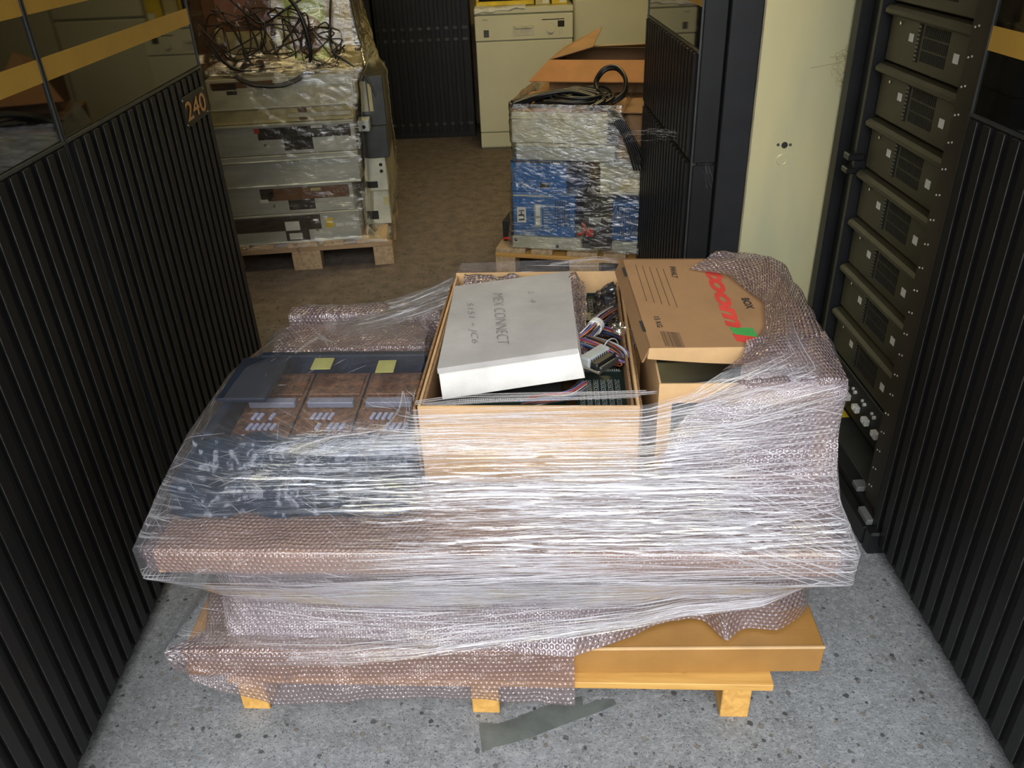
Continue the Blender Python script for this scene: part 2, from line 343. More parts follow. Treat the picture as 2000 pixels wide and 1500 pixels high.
# ------------------------------------------------------------------ mesh builder
class MB:
    def __init__(s): s.v = []; s.f = []; s.mi = []; s.sm = []; s.uv = None; s.layers = None
    def add(s, vs, fs, mi=0, sm=False):
        b = len(s.v); s.v += [tuple(x) for x in vs]
        for f in fs: s.f.append(tuple(i+b for i in f)); s.mi.append(mi); s.sm.append(sm)
        return s
    def box(s, x0, x1, y0, y1, z0, z1, mi=0, T=None, b=0.0):
        if b:
            b = min(b, (x1-x0)*.45, (y1-y0)*.45, (z1-z0)*.45)
            X = [(x0, x0+b, x1-b, x1)]; vs = []; 
            # chamfered box from 24 corner points
            idx = {}
            for ix, (xo, xi) in enumerate(((x0, x0+b), (x1, x1-b))):
                for iy, (yo, yi) in enumerate(((y0, y0+b), (y1, y1-b))):
                    for iz, (zo, zi) in enumerate(((z0, z0+b), (z1, z1-b))):
                        for k, p in enumerate(((xo, yi, zi), (xi, yo, zi), (xi, yi, zo))):
                            idx[ix, iy, iz, k] = len(vs); vs.append(p)
            fs = []
            g = lambda a, b_, c, k: idx[a, b_, c, k]
            fs += [(g(0,0,0,0), g(0,0,1,0), g(0,1,1,0), g(0,1,0,0)), (g(1,0,0,0), g(1,1,0,0), g(1,1,1,0), g(1,0,1,0)),
                   (g(0,0,0,1), g(1,0,0,1), g(1,0,1,1), g(0,0,1,1)), (g(0,1,0,1), g(0,1,1,1), g(1,1,1,1), g(1,1,0,1)),
                   (g(0,0,0,2), g(0,1,0,2), g(1,1,0,2), g(1,0,0,2)), (g(0,0,1,2), g(1,0,1,2), g(1,1,1,2), g(0,1,1,2))]
            for a in (0, 1):
                for c in (0, 1):
                    fs.append((g(a,c,0,0), g(a,c,1,0), g(a,c,1,1), g(a,c,0,1)))
                    fs.append((g(a,0,c,0), g(a,1,c,0), g(a,1,c,2), g(a,0,c,2)))
                    fs.append((g(0,a,c,1), g(1,a,c,1), g(1,a,c,2), g(0,a,c,2)))
                    for e in (0, 1): fs.append((g(a,c,e,0), g(a,c,e,1), g(a,c,e,2)))
        else:
            vs = [(x, y, z) for x in (x0, x1) for y in (y0, y1) for z in (z0, z1)]
            fs = [(0, 1, 3, 2), (4, 6, 7, 5), (0, 4, 5, 1), (2, 3, 7, 6), (0, 2, 6, 4), (1, 5, 7, 3)]
        if T is not None: vs = [T @ Vector(p) for p in vs]
        return s.add(vs, fs, mi)
    def cyl(s, c, ax, r, h, n=20, mi=0, r2=None, sm=True):
        ax = Vector(ax).normalized(); q = ax.orthogonal().normalized(); w = ax.cross(q); c = Vector(c); r2 = r if r2 is None else r2
        vs = []
        for k, (rr, hh) in enumerate(((r, 0), (r2, h))):
            for i in range(n):
                a = 2*pi*i/n; vs.append(c + ax*hh + (q*cos(a)+w*sin(a))*rr)
        s.add(vs, [(i, (i+1) % n, n+(i+1) % n, n+i) for i in range(n)], mi, sm)
        s.add(vs[:n], [tuple(range(n))[::-1]], mi); s.add(vs[n:], [tuple(range(n))], mi); return s
    def ring(s, c, ax, r, t, n=32, mi=0):
        pts = []; ax = Vector(ax).normalized(); q = ax.orthogonal().normalized(); w = ax.cross(q)
        pts = [Vector(c)+(q*cos(2*pi*i/n)+w*sin(2*pi*i/n))*r for i in range(n+1)]
        return s.tube(pts, t, 8, mi)
    def tube(s, pts, r, n=8, mi=0, cap=True):
        pts = [Vector(p) for p in pts]; vs = []; prev = None
        for i, p in enumerate(pts):
            t = (pts[min(i+1, len(pts)-1)] - pts[max(i-1, 0)])
            t = t.normalized() if t.length > 1e-9 else Vector((0, 0, 1))
            q = (prev - t*prev.dot(t)) if prev is not None else t.orthogonal()
            if q.length < 1e-6: q = t.orthogonal()
            q.normalize(); prev = q; w = t.cross(q)
            rr = r(i/(len(pts)-1)) if callable(r) else r
            for k in range(n): a = 2*pi*k/n; vs.append(p + (q*cos(a)+w*sin(a))*rr)
        fs = [(i*n+k, i*n+(k+1) % n, (i+1)*n+(k+1) % n, (i+1)*n+k) for i in range(len(pts)-1) for k in range(n)]
        s.add(vs, fs, mi, True)
        if cap: s.add(vs[:n], [tuple(range(n))[::-1]], mi); s.add(vs[-n:], [tuple(range(n))], mi)
        return s
    def prism(s, poly, d, mi=0):
        """poly: list of Vectors (planar), extruded by vector d"""
        n = len(poly); vs = [Vector(p) for p in poly] + [Vector(p)+Vector(d) for p in poly]
        s.add(vs, [tuple(range(n))[::-1], tuple(range(n, 2*n))] + [(i, (i+1) % n, n+(i+1) % n, n+i) for i in range(n)], mi); return s
    def slab(s, a, b, c, d, n, t, mi=0):
        return s.prism([a, b, c, d], Vector(n)*t, mi)
    def build(s, name, mats, parent=None, local=True):
        me = bpy.data.meshes.new(name)
        vs = s.v
        if parent is not None and not local:
            I = parent.matrix_world.inverted() if False else wmat(parent).inverted()
            vs = [tuple(I @ Vector(p)) for p in vs]
        me.from_pydata(vs, [], s.f)
        if not isinstance(mats, (list, tuple)): mats = [mats]
        for k in mats: me.materials.append(M[k] if isinstance(k, str) else k)
        me.polygons.foreach_set('material_index', s.mi); me.polygons.foreach_set('use_smooth', s.sm)
        if s.uv is not None:
            l = me.uv_layers.new(name='UVMap'); li = np.zeros(len(me.loops), dtype=np.int32); me.loops.foreach_get('vertex_index', li)
            l.data.foreach_set('uv', np.asarray(s.uv)[li].ravel())
        if s.layers is not None:
            a = me.attributes.new('layers', 'FLOAT', 'POINT'); a.data.foreach_set('value', np.asarray(s.layers, dtype=np.float32))
        me.update()
        o = bpy.data.objects.new(name, me); C.objects.link(o)
        if parent is not None: o.parent = parent
        return o
def wmat(o):
    mm = Matrix.Translation(o.location) @ o.rotation_euler.to_matrix().to_4x4()
    return wmat(o.parent) @ mm if o.parent else mm
def tag(o, label, cat, group=None):
    o['label'] = label; o['category'] = cat
    if group: o['group'] = group
    return o
def thing(name, label, cat, loc=(0, 0, 0), rz=0., group=None):
    o = bpy.data.objects.new(name, None); C.objects.link(o); o.empty_display_size = .05
    o.location = loc; o.rotation_euler = (0, 0, rz); return tag(o, label, cat, group)
def in_frame(name, label, cat, fr, z=0, group=None):
    return thing(name, label, cat, (fr.x, fr.y, z), fr.a, group)
def struct(o): o['kind'] = 'structure'; return o

def text_mesh(txt, P, dirv, upv, h, width=None, ext=.0006, mat='ink', shear=0., bold=0., name='lettering', parent=None, stretch=1.):
    cu = bpy.data.curves.new('t', 'FONT'); cu.body = txt; cu.size = 1; cu.shear = shear; cu.offset = bold; cu.extrude = 0
    to = bpy.data.objects.new('t', cu); C.objects.link(to)
    dg = bpy.context.evaluated_depsgraph_get(); me = bpy.data.meshes.new_from_object(to.evaluated_get(dg))
    co = np.array([v.co[:] for v in me.vertices]); polys = [tuple(p.vertices) for p in me.polygons]
    bpy.data.objects.remove(to); bpy.data.curves.remove(cu); bpy.data.meshes.remove(me)
    x0, x1 = co[:, 0].min(), co[:, 0].max(); y0, y1 = co[:, 1].min(), co[:, 1].max()
    sy = h/(y1-y0); sxx = (width/(x1-x0)) if width else sy*stretch
    d = Vector(dirv).normalized(); u = Vector(upv).normalized(); n = d.cross(u).normalized()
    mb = MB(); mb.add([Vector(P) + d*((x-x0)*sxx) + u*((y-y0)*sy) + n*ext for x, y, _ in co], polys)
    if parent is None: return mb
    return mb.build(name, mat, parent, local=False)

# ------------------------------------------------------------------ smooth random fields and draped sheets
def lattice(cells_r, cells_c, seed):
    r = np.random.RandomState(seed); return r.rand(int(cells_r)+3, int(cells_c)+3)*2-1
def vnoise(r, c, fr, fc, seed):
    """value noise sampled at arrays r, c (0..1-ish), with fr x fc cells"""
    L = np.random.RandomState(seed).rand(256, 256)*2-1
    y = r*fr + 17.3; x = c*fc + 5.1
    yi = np.floor(y).astype(int); xi = np.floor(x).astype(int); ty = y-yi; tx = x-xi
    ty = ty*ty*(3-2*ty); tx = tx*tx*(3-2*tx)
    g = lambda a, b: L[np.mod(a, 256), np.mod(b, 256)]
    return (g(yi, xi)*(1-tx)+g(yi, xi+1)*tx)*(1-ty) + (g(yi+1, xi)*(1-tx)+g(yi+1, xi+1)*tx)*ty

def resample(ctrl, nr, nc, closed=False):
    """ctrl[row][col] of 3D points -> dense grid, straight spans spaced by average length"""
    A = np.array([[tuple(p) for p in row] for row in ctrl], float)
    if closed: A = np.concatenate([A, A[:, :1]], 1)
    dc = np.linalg.norm(np.diff(A, axis=1), axis=2).mean(0) + 1e-6; sc = np.concatenate([[0], np.cumsum(dc)])
    dr = np.linalg.norm(np.diff(A, axis=0), axis=2).mean(1) + 1e-6; sr = np.concatenate([[0], np.cumsum(dr)])
    tcv = np.linspace(0, sc[-1], nc); trv = np.linspace(0, sr[-1], nr)
    B = np.empty((A.shape[0], nc, 3))
    for i in range(A.shape[0]):
        for k in range(3): B[i, :, k] = np.interp(tcv, sc, A[i, :, k])
    G = np.empty((nr, nc, 3))
    for j in range(nc):
        for k in range(3): G[:, j, k] = np.interp(trv, sr, B[:, j, k])
    return G, trv, tcv
def smooth_grid(G, it, closed=False, rows=True, cols=True, edge=False):
    for _ in range(it):
        if rows:
            H = G.copy(); H[1:-1] = .25*G[:-2]+.5*G[1:-1]+.25*G[2:]; G = H
        if cols:
            if closed:
                q = G[:, :-1]; q = .25*np.roll(q, 1, 1)+.5*q+.25*np.roll(q, -1, 1); G = np.concatenate([q, q[:, :1]], 1)
            else:
                H = G.copy(); H[:, 1:-1] = .25*G[:, :-2]+.5*G[:, 1:-1]+.25*G[:, 2:]; G = H
    return G
def normals(G):
    a = np.gradient(G, axis=0); b = np.gradient(G, axis=1); n = np.cross(b, a)
    return n/(np.linalg.norm(n, axis=2, keepdims=True)+1e-9)
def grid_mb(G, tr, tcv, layers=None, mask=None):
    nr, nc = G.shape[:2]; mb = MB()
    mb.v = [tuple(p) for p in G.reshape(-1, 3)]
    for i in range(nr-1):
        for j in range(nc-1):
            if mask is None or mask[i, j]:
                a = i*nc+j; mb.f.append((a, a+1, a+nc+1, a+nc))
    mb.mi = [0]*len(mb.f); mb.sm = [True]*len(mb.f)
    U, V = np.meshgrid(tcv, -np.asarray(tr)); mb.uv = np.stack([U.ravel(), V.ravel()], 1)
    mb.layers = (np.ones(nr*nc) if layers is None else layers.ravel()); return mb
def sheet(name, ctrl, mat, parent, nr=60, nc=60, smooth=3, wr=.003, wf=18, seed=1, closed=False, mask=None, thick=0.):
    G, tr, tcv = resample(ctrl, nr, nc, closed); G = smooth_grid(G, smooth, closed)
    R_, C_ = np.meshgrid(tr, tcv, indexing='ij')
    n = normals(G); d = vnoise(R_, C_, wf, wf, seed)*wr + vnoise(R_, C_, wf*2.7, wf*2.7, seed+1)*wr*.45
    if closed: d = d*np.minimum(1, np.minimum(np.arange(nc), nc-1-np.arange(nc))/4.)[None, :]
    G = G + n*d[:, :, None]
    mb = grid_mb(G, tr, tcv, mask=mask(R_, C_, G) if mask else None)
    return mb.build(name, mat, parent, local=False)

# ================================================================== SETTING
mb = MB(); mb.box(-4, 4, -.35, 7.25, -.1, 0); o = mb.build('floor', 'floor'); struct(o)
mb = MB(); mb.box(-7, 7, -9, -.352, -.1, 0); struct(mb.build('ground', 'yard'))
mb = MB(); mb.box(-2.45, 2.45, 7.1, 7.25, 0, 2.8); struct(mb.build('wall_back', 'wall'))
mb = MB(); mb.box(-2.6, -2.45, 1.0, 7.25, 0, 2.8); struct(mb.build('wall_left', 'wall'))
mb = MB(); mb.box(2.45, 2.6, 1.0, 7.25, 0, 2.8); struct(mb.build('wall_right', 'wall'))
mb = MB(); mb.box(-2.6, 2.6, .35, 7.25, 2.62, 2.8); struct(mb.build('ceiling', 'ceil'))
for s_ in (-1, 1):   # brick returns either side of the doorway, beyond the cabinets
    mb = MB(); x0, x1 = sorted((s_*1.9, s_*4.0)); mb.box(x0, x1, .75, 1.0, 0, 2.95)
    struct(mb.build('wall_front_'+('left' if s_ < 0 else 'right'), 'wall'))
for (x, y) in ((.5, 4.7), (-.9, 3.2)):
    t = thing('ceiling_light', 'warm ceiling light over the '+('right rear pallet' if x > 0 else 'left side of the aisle'), 'light', (x, y, 2.548))
    MB().box(-.64, .64, -.1, .1, .0, .07, b=.01).build('housing', 'lamp_cover', t)
poly = [atz(px, py, 0) for px, py in ((1200, 1366), (1204, 1376), (1168, 1392), (1130, 1405), (1085, 1422), (1040, 1440), (1000, 1452), (965, 1460), (942, 1470), (938, 1440), (936, 1412),
                                     (975, 1414), (1010, 1402), (1050, 1385), (1100, 1368), (1137, 1361), (1139, 1378), (1170, 1368))]
mb = MB(); mb.prism([p + Vector((0, 0, .0001)) for p in poly], (0, 0, .0012)); struct(mb.build('trim_1', 'patch'))

# ================================================================== MAINFRAME CABINETS
def ribs(mb, x0, x1, z0, z1, pitch=.0519, wid=.027, dep=.012, y=0.):
    """vertical ribs on a plate facing local -Y; slot 1 = worn side edge, slot 2 = groove"""
    mb.box(x0, x1, y-.002, y+.012, z0, z1, 2)
    n = int(round((x1-x0)/pitch)); p = (x1-x0)/n
    for i in range(n):
        a = x0 + p*i + p*.2; b = a + p*wid/.0519
        za, zb = z0+.012, z1-.004
        mb.add([(a, y-dep, za), (b, y-dep, za), (b, y-dep, zb), (a, y-dep, zb)], [(0, 1, 2, 3)], 0)
        e = .0013
        for q, s_ in ((a, -1), (b, 1)):
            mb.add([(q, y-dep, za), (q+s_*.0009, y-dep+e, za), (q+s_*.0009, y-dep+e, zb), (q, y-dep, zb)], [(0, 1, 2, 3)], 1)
            mb.add([(q+s_*.0009, y-dep+e, za), (q, y-.002, za), (q, y-.002, zb), (q+s_*.0009, y-dep+e, zb)], [(0, 1, 2, 3)], 0)
        mb.add([(a, y-dep, za), (b, y-dep, za), (b, y-.002, za), (a, y-.002, za)], [(0, 1, 2, 3)], 0)
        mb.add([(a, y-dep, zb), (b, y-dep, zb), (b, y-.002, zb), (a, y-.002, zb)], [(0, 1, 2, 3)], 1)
    return mb
def closed_cabinet(name, label, loc, rz, w, depth=.9, top=1.95, split=1.175, zb=.02, group=None, seam=None, stripes=True):
    t = thing(name, label, 'cabinet', loc, rz, group)
    MB().box(.004, w-.004, .076, depth, .0, top, b=.004).build('cabinet_body', 'black2', t)
    d = MB(); d.box(.003, w-.003, .014, .074, zb, top-.01, 0, b=.003)
    dd = d.build('door', 'black', t)
    p = MB()
    if seam: ribs(p, .012, w-.012, zb+.01, seam-.004, .0519); ribs(p, .012, w-.012, seam+.004, split, .0519)
    else: ribs(p, .012, w-.012, zb+.01, split)
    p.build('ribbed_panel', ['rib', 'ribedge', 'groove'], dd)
    g = MB(); g.box(.006, w-.006, .0, .013, split+.006, top-.03, b=.002); gl = g.build('glass_panel', 'glass', dd)
    if stripes:
        s = MB()
        for z0 in (1.305, 1.436, 1.567): s.box(.006, w-.006, -.0012, .0, z0, z0+.046)
        s.build('stripe', 'yellow', gl)
    e = MB()
    for x in (.0022, w-.0052): e.box(x, x+.003, -.004, .013, zb, top-.03)
    e.box(.004, w-.004, -.006, .013, split-.001, split+.006)
    e.build('trim_strip', ['edge'], dd).data.materials[0] = M['steel_dark']
    return t, dd
R90 = pi/2
closed_cabinet('mainframe_cabinet', 'tall black ribbed cabinet at the left, nearest the doorway, bottom left of the photo', (-.975, .86, 0), R90, 1.0)
t, dd = closed_cabinet('mainframe_cabinet', 'tall black ribbed cabinet at the left carrying the number plate 240', (-.975, 1.863, 0), R90, .983)
# number plate 240
a, b = atx(366, 232, -.957), atx(398, 176, -.957)
y0, y1 = a.y-.012, b.y+.006
npl = MB(); npl.box(y0-1.863, y1-1.863, -.0165, -.0145, 1.040, 1.128, b=.0006); np_o = npl.build('number_plate', 'black', dd)
sc_ = MB()
for yy in (y0+.008, y1-.008):
    for zz in (1.048, 1.120): sc_.cyl((yy-1.863, -.0165, zz), (0, -1, 0), .003, .0015, 10)
sc_.build('screw', 'screw', np_o)
text_mesh('240', (-.9573, y0+.014, 1.056), (0, 1, 0), (0, 0, 1), .056, width=y1-y0-.028, mat='digit', bold=.012, parent=np_o)
# right side
closed_cabinet('mainframe_cabinet', 'tall black ribbed cabinet at the right, nearest the doorway, beside the open rack', (1.0, 1.767, 0), -R90, .98)
t, dd = closed_cabinet('mainframe_cabinet', 'tall black ribbed cabinet with a bare zinc end plate, beyond the open rack', (.627, 3.66, 0), -R90, .973, seam=.832, depth=.95)
# end face toward the photographer: local x = .973 side -> world y 2.687
e = MB()   # black frame band beside the door edge
e.box(.705, .803, 2.662, 2.690, 0, 1.95, b=.003)
e.build('end_frame', 'black2', t, local=False)
e = MB(); e.box(.629, .701, 2.680, 2.6868, .836, 1.94, b=.002); e.box(.629, .701, 2.680, 2.6868, .03, .828, b=.002)
e.build('door_edge', 'black', dd, local=False)
z = MB(); z.box(.806, 1.55, 2.676, 2.69, .06, 1.95, b=.002); zp = z.build('end_plate', 'zinc', t, local=False); zp['label'] = 'bare yellowish zinc-plated end plate'
z = MB(); z.box(1.130, 1.150, 2.660, 2.676, .06, 1.95, b=.001); z.box(.8055, .811, 2.668, 2.676, .06, 1.95); z.build('edge_strip', 'zinc2', zp, local=False)
f = MB(); p = aty(1532, 283, 2.675); f.cyl(p, (0, -1, 0), .010, .004, 20); f.box(p.x-.008, p.x+.008, 2.6695, 2.6712, p.z-.0015, p.z+.0015)
f.build('fastener', 'steel_dark', zp, local=False)
for px in (1520, 1544): MB().cyl(aty(px, 283, 2.675), (0, -1, 0), .0055, .003, 14, r2=.003).build('rivet', 'screw', zp, local=False)
f = MB(); q = aty(1527, 312, 2.675); f.ring(q, (0, 1, 0), .0165, .0022, 28); f.cyl(q+Vector((0, .001, 0)), (0, -1, 0), .0150, .002, 28); f.build('knockout', 'zinc', zp, local=False)
f = MB()
for px, py in ((1686, 46), (1694, 50), (1684, 68), (1688, 73)):
    f.cyl(aty(px, py, 2.659), (0, -1, 0), .007, .006, 12)
f.build('screw', 'steel_dark', zp, local=False)
tf = thing('film_scrap', 'torn scrap of clear stretch film stuck to the zinc end plate', 'plastic film', (1.08, 2.66, 1.18))
fm = MB(); ctr = [aty(px, py, 2.655) for px, py in ((1690, 75), (1668, 92), (1650, 120), (1640, 150))]
rr = random.Random(4)
for k in range(26):
    c = ctr[rr.randrange(4)] + Vector((rr.uniform(-.02, .02), rr.uniform(-.004, .004), rr.uniform(-.03, .03)))
    pts = []
    a0 = rr.uniform(0, 6.28)
    for i in range(9):
        a = a0 + i*.55; rad = rr.uniform(.006, .022); pts.append(c + Vector((cos(a)*rad, rr.uniform(-.006, .006), sin(a)*rad)))
    fm.tube(pts, .0011, 5)
for (p0, p1) in (((1582, 133), (1640, 122)), ((1620, 112), (1655, 110))): fm.tube([aty(*p0, 2.672), aty(*p1, 2.668)], .0012, 5)
fm.build('crumple', 'film_r', tf, local=False)

# open rack with trays ---------------------------------------------------
rk = thing('equipment_rack', 'open black equipment rack full of slotted drawer units at the right', 'rack', (1.08, 2.66, 0), -R90)
# local: x = -(y-2.66), y = (x_world-1.08)
rf = MB()
rf.box(.0, .05, -.005, .06, .02, 1.95, b=.003)                    # far post
rf.box(.05, .17, .03, .05, .06, 1.95)
rf.box(.17, .19, -.005, .06, .02, 1.95, b=.002)
rf.box(0, .89, .5, .52, 0, 1.95); rf.box(0, .02, .06, .5, 0, 1.95); rf.box(.872, .890, .06, .5, 0, 1.95); rf.box(0, .89, -.0, .5, 1.92, 1.95)
rf.build('rack_frame', 'black2', rk)
MB().box(.812, .890, -.078, .058, .0, 1.95, b=.003).build('post', 'post', rk)
rh = MB()
for i in range(30):
    zz = .08+i*.06
    for xx in (.8150,):
        for k in (0, 1): rh.cyl((.828 + k*.014, -.0781, zz + k*.004), (0, -1, 0), .0024, .0015, 8)
rh.build('mounting_hole', 'steel_warm', rk)
br = MB(); br.box(.155, .20, -.03, .02, .845, .862, b=.003); br.box(.155, .20, -.03, .02, .885, .905, b=.003); br.build('bracket', 'black', rk)
LZ = [1.402, 1.25, 1.098, .944, .791, .638, .486, .331]
for i, zc in enumerate(LZ):
    nm = ['topmost, cut by the photo edge', 'second from the top', 'third from the top', 'fourth from the top', 'fifth from the top', 'sixth from the top', 'seventh from the top', 'lowest, just above the white connectors'][i]
    tr_ = thing('drawer_unit', 'olive-black slotted drawer unit in the open rack, ' + nm, 'drawer unit', (1.10, 2.43, zc), -R90, 'drawer units in the open rack')
    # front plate, local x 0..0.55 (toward camera), outward -y
    b_ = MB(); b_.box(-.02, .575, .0, .36, -.074, .060, b=.003)
    # rolled top lip
    pr = [Vector((-.02, y_, z_)) for y_, z_ in ((.0, .050), (-.014, .046), (-.022, .052), (-.022, .062), (-.012, .070), (.02, .073), (.02, .05))]
    b_.prism(pr, (.595, 0, 0))
    b_.build('front_panel', 'tray', tr_)
    g_ = MB()
    for k in range(3):
        zA = .040 - k*.030
        for j in range(13): 
            xg = .185 + j*.0105; g_.box(xg, xg+.0045, -.0012, .0005, zA-.026, zA)
    g_.build('grille', 'tray_slot', tr_)
    MB().box(.44, .455, -.0012, .0005, -.060, .040).build('cable_slot', 'tray_slot', tr_)
    c_ = MB(); c_.box(.150, .172, -.0012, 0.0005, -.052, .042)
    for j in range(9): c_.box(.156, .168, -.004, -.001, -.048+j*.010, -.043+j*.010, 1)
    c_.build('connector_strip', ['tray_slot', 'steel_dark'], tr_)
    l_ = MB(); l_.box(.105, .128, -.0015, 0, -.008, .012); l_.build('sticker', 'label', tr_)
    l_ = MB(); l_.box(.353, .378, -.0015, 0, -.024, -.002); l_.build('sticker', 'label', tr_)
    k_ = MB(); k_.cyl((.050, 0, .030), (0, -1, 0), .0042, .006, 10); k_.build('screw', 'screw', tr_)
ct = thing('connector_panel', 'black patch panel with white plastic connectors at the foot of the rack', 'patch panel', (1.10, 2.43, .19), -R90)
MB().box(-.02, .575, .0, .3, -.075, .058, b=.003).build('panel', 'black2', ct)
rr = random.Random(5)
for k in range(5):
    cb = MB(); x = .16+k*.075; cb.box(x, x+.030, -.016, 0, -.030, -.008, b=.002); cb.box(x+.008, x+.020, -.022, -.016, -.020, -.004, b=.001)
    cb.cyl((x-.02, 0, .02), (0, -1, 0), .006, .008, 10); cb.cyl((x+.035, 0, .022), (0, -1, 0), .005, .006, 10)
    cb.build('connector', 'label', ct)
# rack base: grey floor pan with yellow label, black skid rail
bs = thing('base_plinth', 'low black and grey steel plinth with yellow label at the foot of the open rack', 'plinth', (1.0, 1.86, 0), 0)
MB().box(.03, .24, -.06, .78, .0, .085, b=.004).build('floor_pan', 'grey_plastic', bs).data.materials[0] = M['steel_dark']
MB().box(-.035, .03, -.12, .80, .0, .062, b=.004).box(-.01, .03, -.12, .80, .062, .09, b=.004).build('skid_rail', 'black', bs)
yl = MB(); yl.box(.035, .115, .40, .50, .0855, .087); yl.build('label', 'label_yellow', bs)
MB().box(-.035, .03, -.165, -.125, .0, .075, b=.006).build('end_cap', 'black', bs)
for bx in ((-.028, .0, -.115, -.05, .063, .082), (-.015, .02, .0, .04, .0905, .108)): MB().box(*bx, b=.003).build('latch', 'latch_grey', bs)
# small rubber feet at the panel bottoms (right)
# ---------------------------------------------------------------- back of the room
def louvre_cabinet(x0, x1, y, lab, ext=1.95):
    w = x1-x0
    t = thing('louvred_cabinet', lab, 'cabinet', (x0, y, 0), 0, 'black cabinets along the rear wall')
    MB().box(.003, w-.003, .03, .42, 0, ext, b=.004).build('cabinet_body', 'black2', t)
    s = MB(); n = int(w/.069)
    for k in range(n):
        a = .03 + k*(w-.06)/n; s.box(a, a+.034, -.004, .012, .05, ext-.03, b=.002)
    s.build('slat', 'rib', t)
    for zz in (.72, .80, 1.30, 1.38, .1): MB().box(.02, w-.02, .012, .03, zz, zz+.02).build('rail', 'steel_dark', t)
louvre_cabinet(-2.30, -1.58, 6.62, 'black slatted cabinet at the rear, behind the left rear pallet load, far left')
louvre_cabinet(-1.57, -.93, 6.62, 'black slatted cabinet at the rear, second from the dishwasher')
louvre_cabinet(-.92, -.20, 6.62, 'black slatted cabinet at the rear, standing right beside the dishwasher')

# dishwasher
Y0 = 6.23
dw = thing('dishwasher', 'cream-white freestanding dishwasher with round dial at the back', 'dishwasher', (-.156, Y0, 0), -.01)
MB().box(.004, .690, .022, .60, .0, .930, b=.004).build('cabinet', 'white_enamel', dw)
MB().box(0, .694, -.002, .61, .932, .970, b=.004).build('worktop', 'white_enamel', dw)
MB().box(.004, .690, .0, .020, .125, .752, b=.004).build('door', 'white_enamel', dw)
MB().box(.004, .690, .006, .022, .012, .118, b=.003).build('plinth_panel', 'white_enamel', dw)
cp = MB().box(.002, .692, -.004, .020, .760, .922, b=.004).build('control_panel', 'white_enamel', dw)
MB().box(.27, .42, -.0055, -.003, .785, .850, b=.001).box(.285, .405, -.012, -.004, .832, .846, b=.004).build('handle', 'steel_warm', cp)
kn = MB(); kn.cyl((.535, -.004, .823), (0, -1, 0), .024, .014, 26); kn.box(.533, .537, -.020, -.018, .823, .845); kn.build('dial', 'white_enamel', cp)
MB().box(.585, .632, -.0052, -.003, .835, .876).box(.475, .632, -.0052, -.003, .8835, .889).build('display', 'dark_gap', cp)
q = MB()
for i in range(9):
    a = radians(-120+i*30); q.box(.535+sin(a)*.036-.002, .535+sin(a)*.036+.002, -.0052, -.003, .823+cos(a)*.036-.002, .823+cos(a)*.036+.002)
q.box(.598, .599, -.0052, -.003, .785, .828); q.box(.615, .616, -.0052, -.003, .785, .828); q.build('printed_marks', 'ink_grey', cp)
MB().box(.063, .099, -.008, -.003, .785, .832, b=.003).build('power_switch', 'steel_dark', cp)
pw = wmat(dw)
text_mesh('SIEMENS', pw @ Vector((.055, -.0045, .893)), (1, 0, 0), (0, 0, 1), .008, mat='ink_grey', parent=cp, bold=.01)
# bag, monitor frame and boxes standing on it
tg = thing('plastic_bag', 'crumpled white plastic bag hanging over the dishwasher top', 'bag', (0, 6.25, .93), 0)
ctrl = [[(-.15+ .06*j, 6.36, .976) for j in range(7)], [(-.15+.06*j, 6.222, .976) for j in range(7)], [(-.15+.058*j, 6.216, .938+.012*(j % 2)+.004*j) for j in range(7)]]
sheet('bag_sheet', ctrl, 'label', tg, 24, 50, 1, .006, 18, 3)
tg = thing('framed_screen', 'yellow-framed dark screen standing on the dishwasher', 'screen', (-.14, 6.34, .975), 0)
f = MB(); f.box(0, .41, -.02, .02, 0, .03, b=.005); f.box(0, .02, -.02, .02, .03, .32, b=.004); f.box(.39, .41, -.02, .02, .03, .32, b=.004); f.box(0, .41, -.02, .02, .30, .33, b=.004); f.build('frame', 'label_yellow', tg)
MB().box(.02, .39, -.008, .01, .03, .30).build('screen', 'glass', tg)
for k, (x, w_, h_, mt, lb) in enumerate(((.30, .10, .16, 'cream_plastic', 'dull yellow carton beside the yellow-framed screen'), (.415, .11, .20, 'label_yellow', 'bright yellow carton with printed label at the right end of the dishwasher top'))):
    tb = thing('small_carton', lb, 'box', (x-.02, 6.32, .971), 0, 'cartons on the dishwasher')
    MB().box(0, w_, 0, .16, 0, h_, b=.003).build('carton_body', mt, tb)
    MB().box(w_*.5, w_*.9, -.0012, 0, .012, .05).build('label', 'label', tb)
# tall fridge
fz = thing('refrigerator', 'tall cream-white refrigerator standing right of the dishwasher', 'refrigerator', (.555, 6.40, 0), -.01)
MB().box(.0, .66, .04, .6, 0, 1.8, b=.008).build('cabinet', 'white_enamel', fz)
MB().box(.004, .656, .0, .036, .03, .985, b=.01).build('lower_door', 'white_enamel', fz)
MB().box(.004, .656, .0, .036, .995, 1.79, b=.01).build('upper_door', 'white_enamel', fz)
fz2 = thing('refrigerator', 'cream-white appliance at the back, half hidden by the zinc-ended cabinet', 'refrigerator', (1.225, 6.40, 0), -.01)
MB().box(.0, .60, .04, .6, 0, 1.8, b=.008).build('cabinet', 'white_enamel', fz2)
MB().box(.004, .596, .0, .036, .03, 1.79, b=.01).build('door', 'white_enamel', fz2)

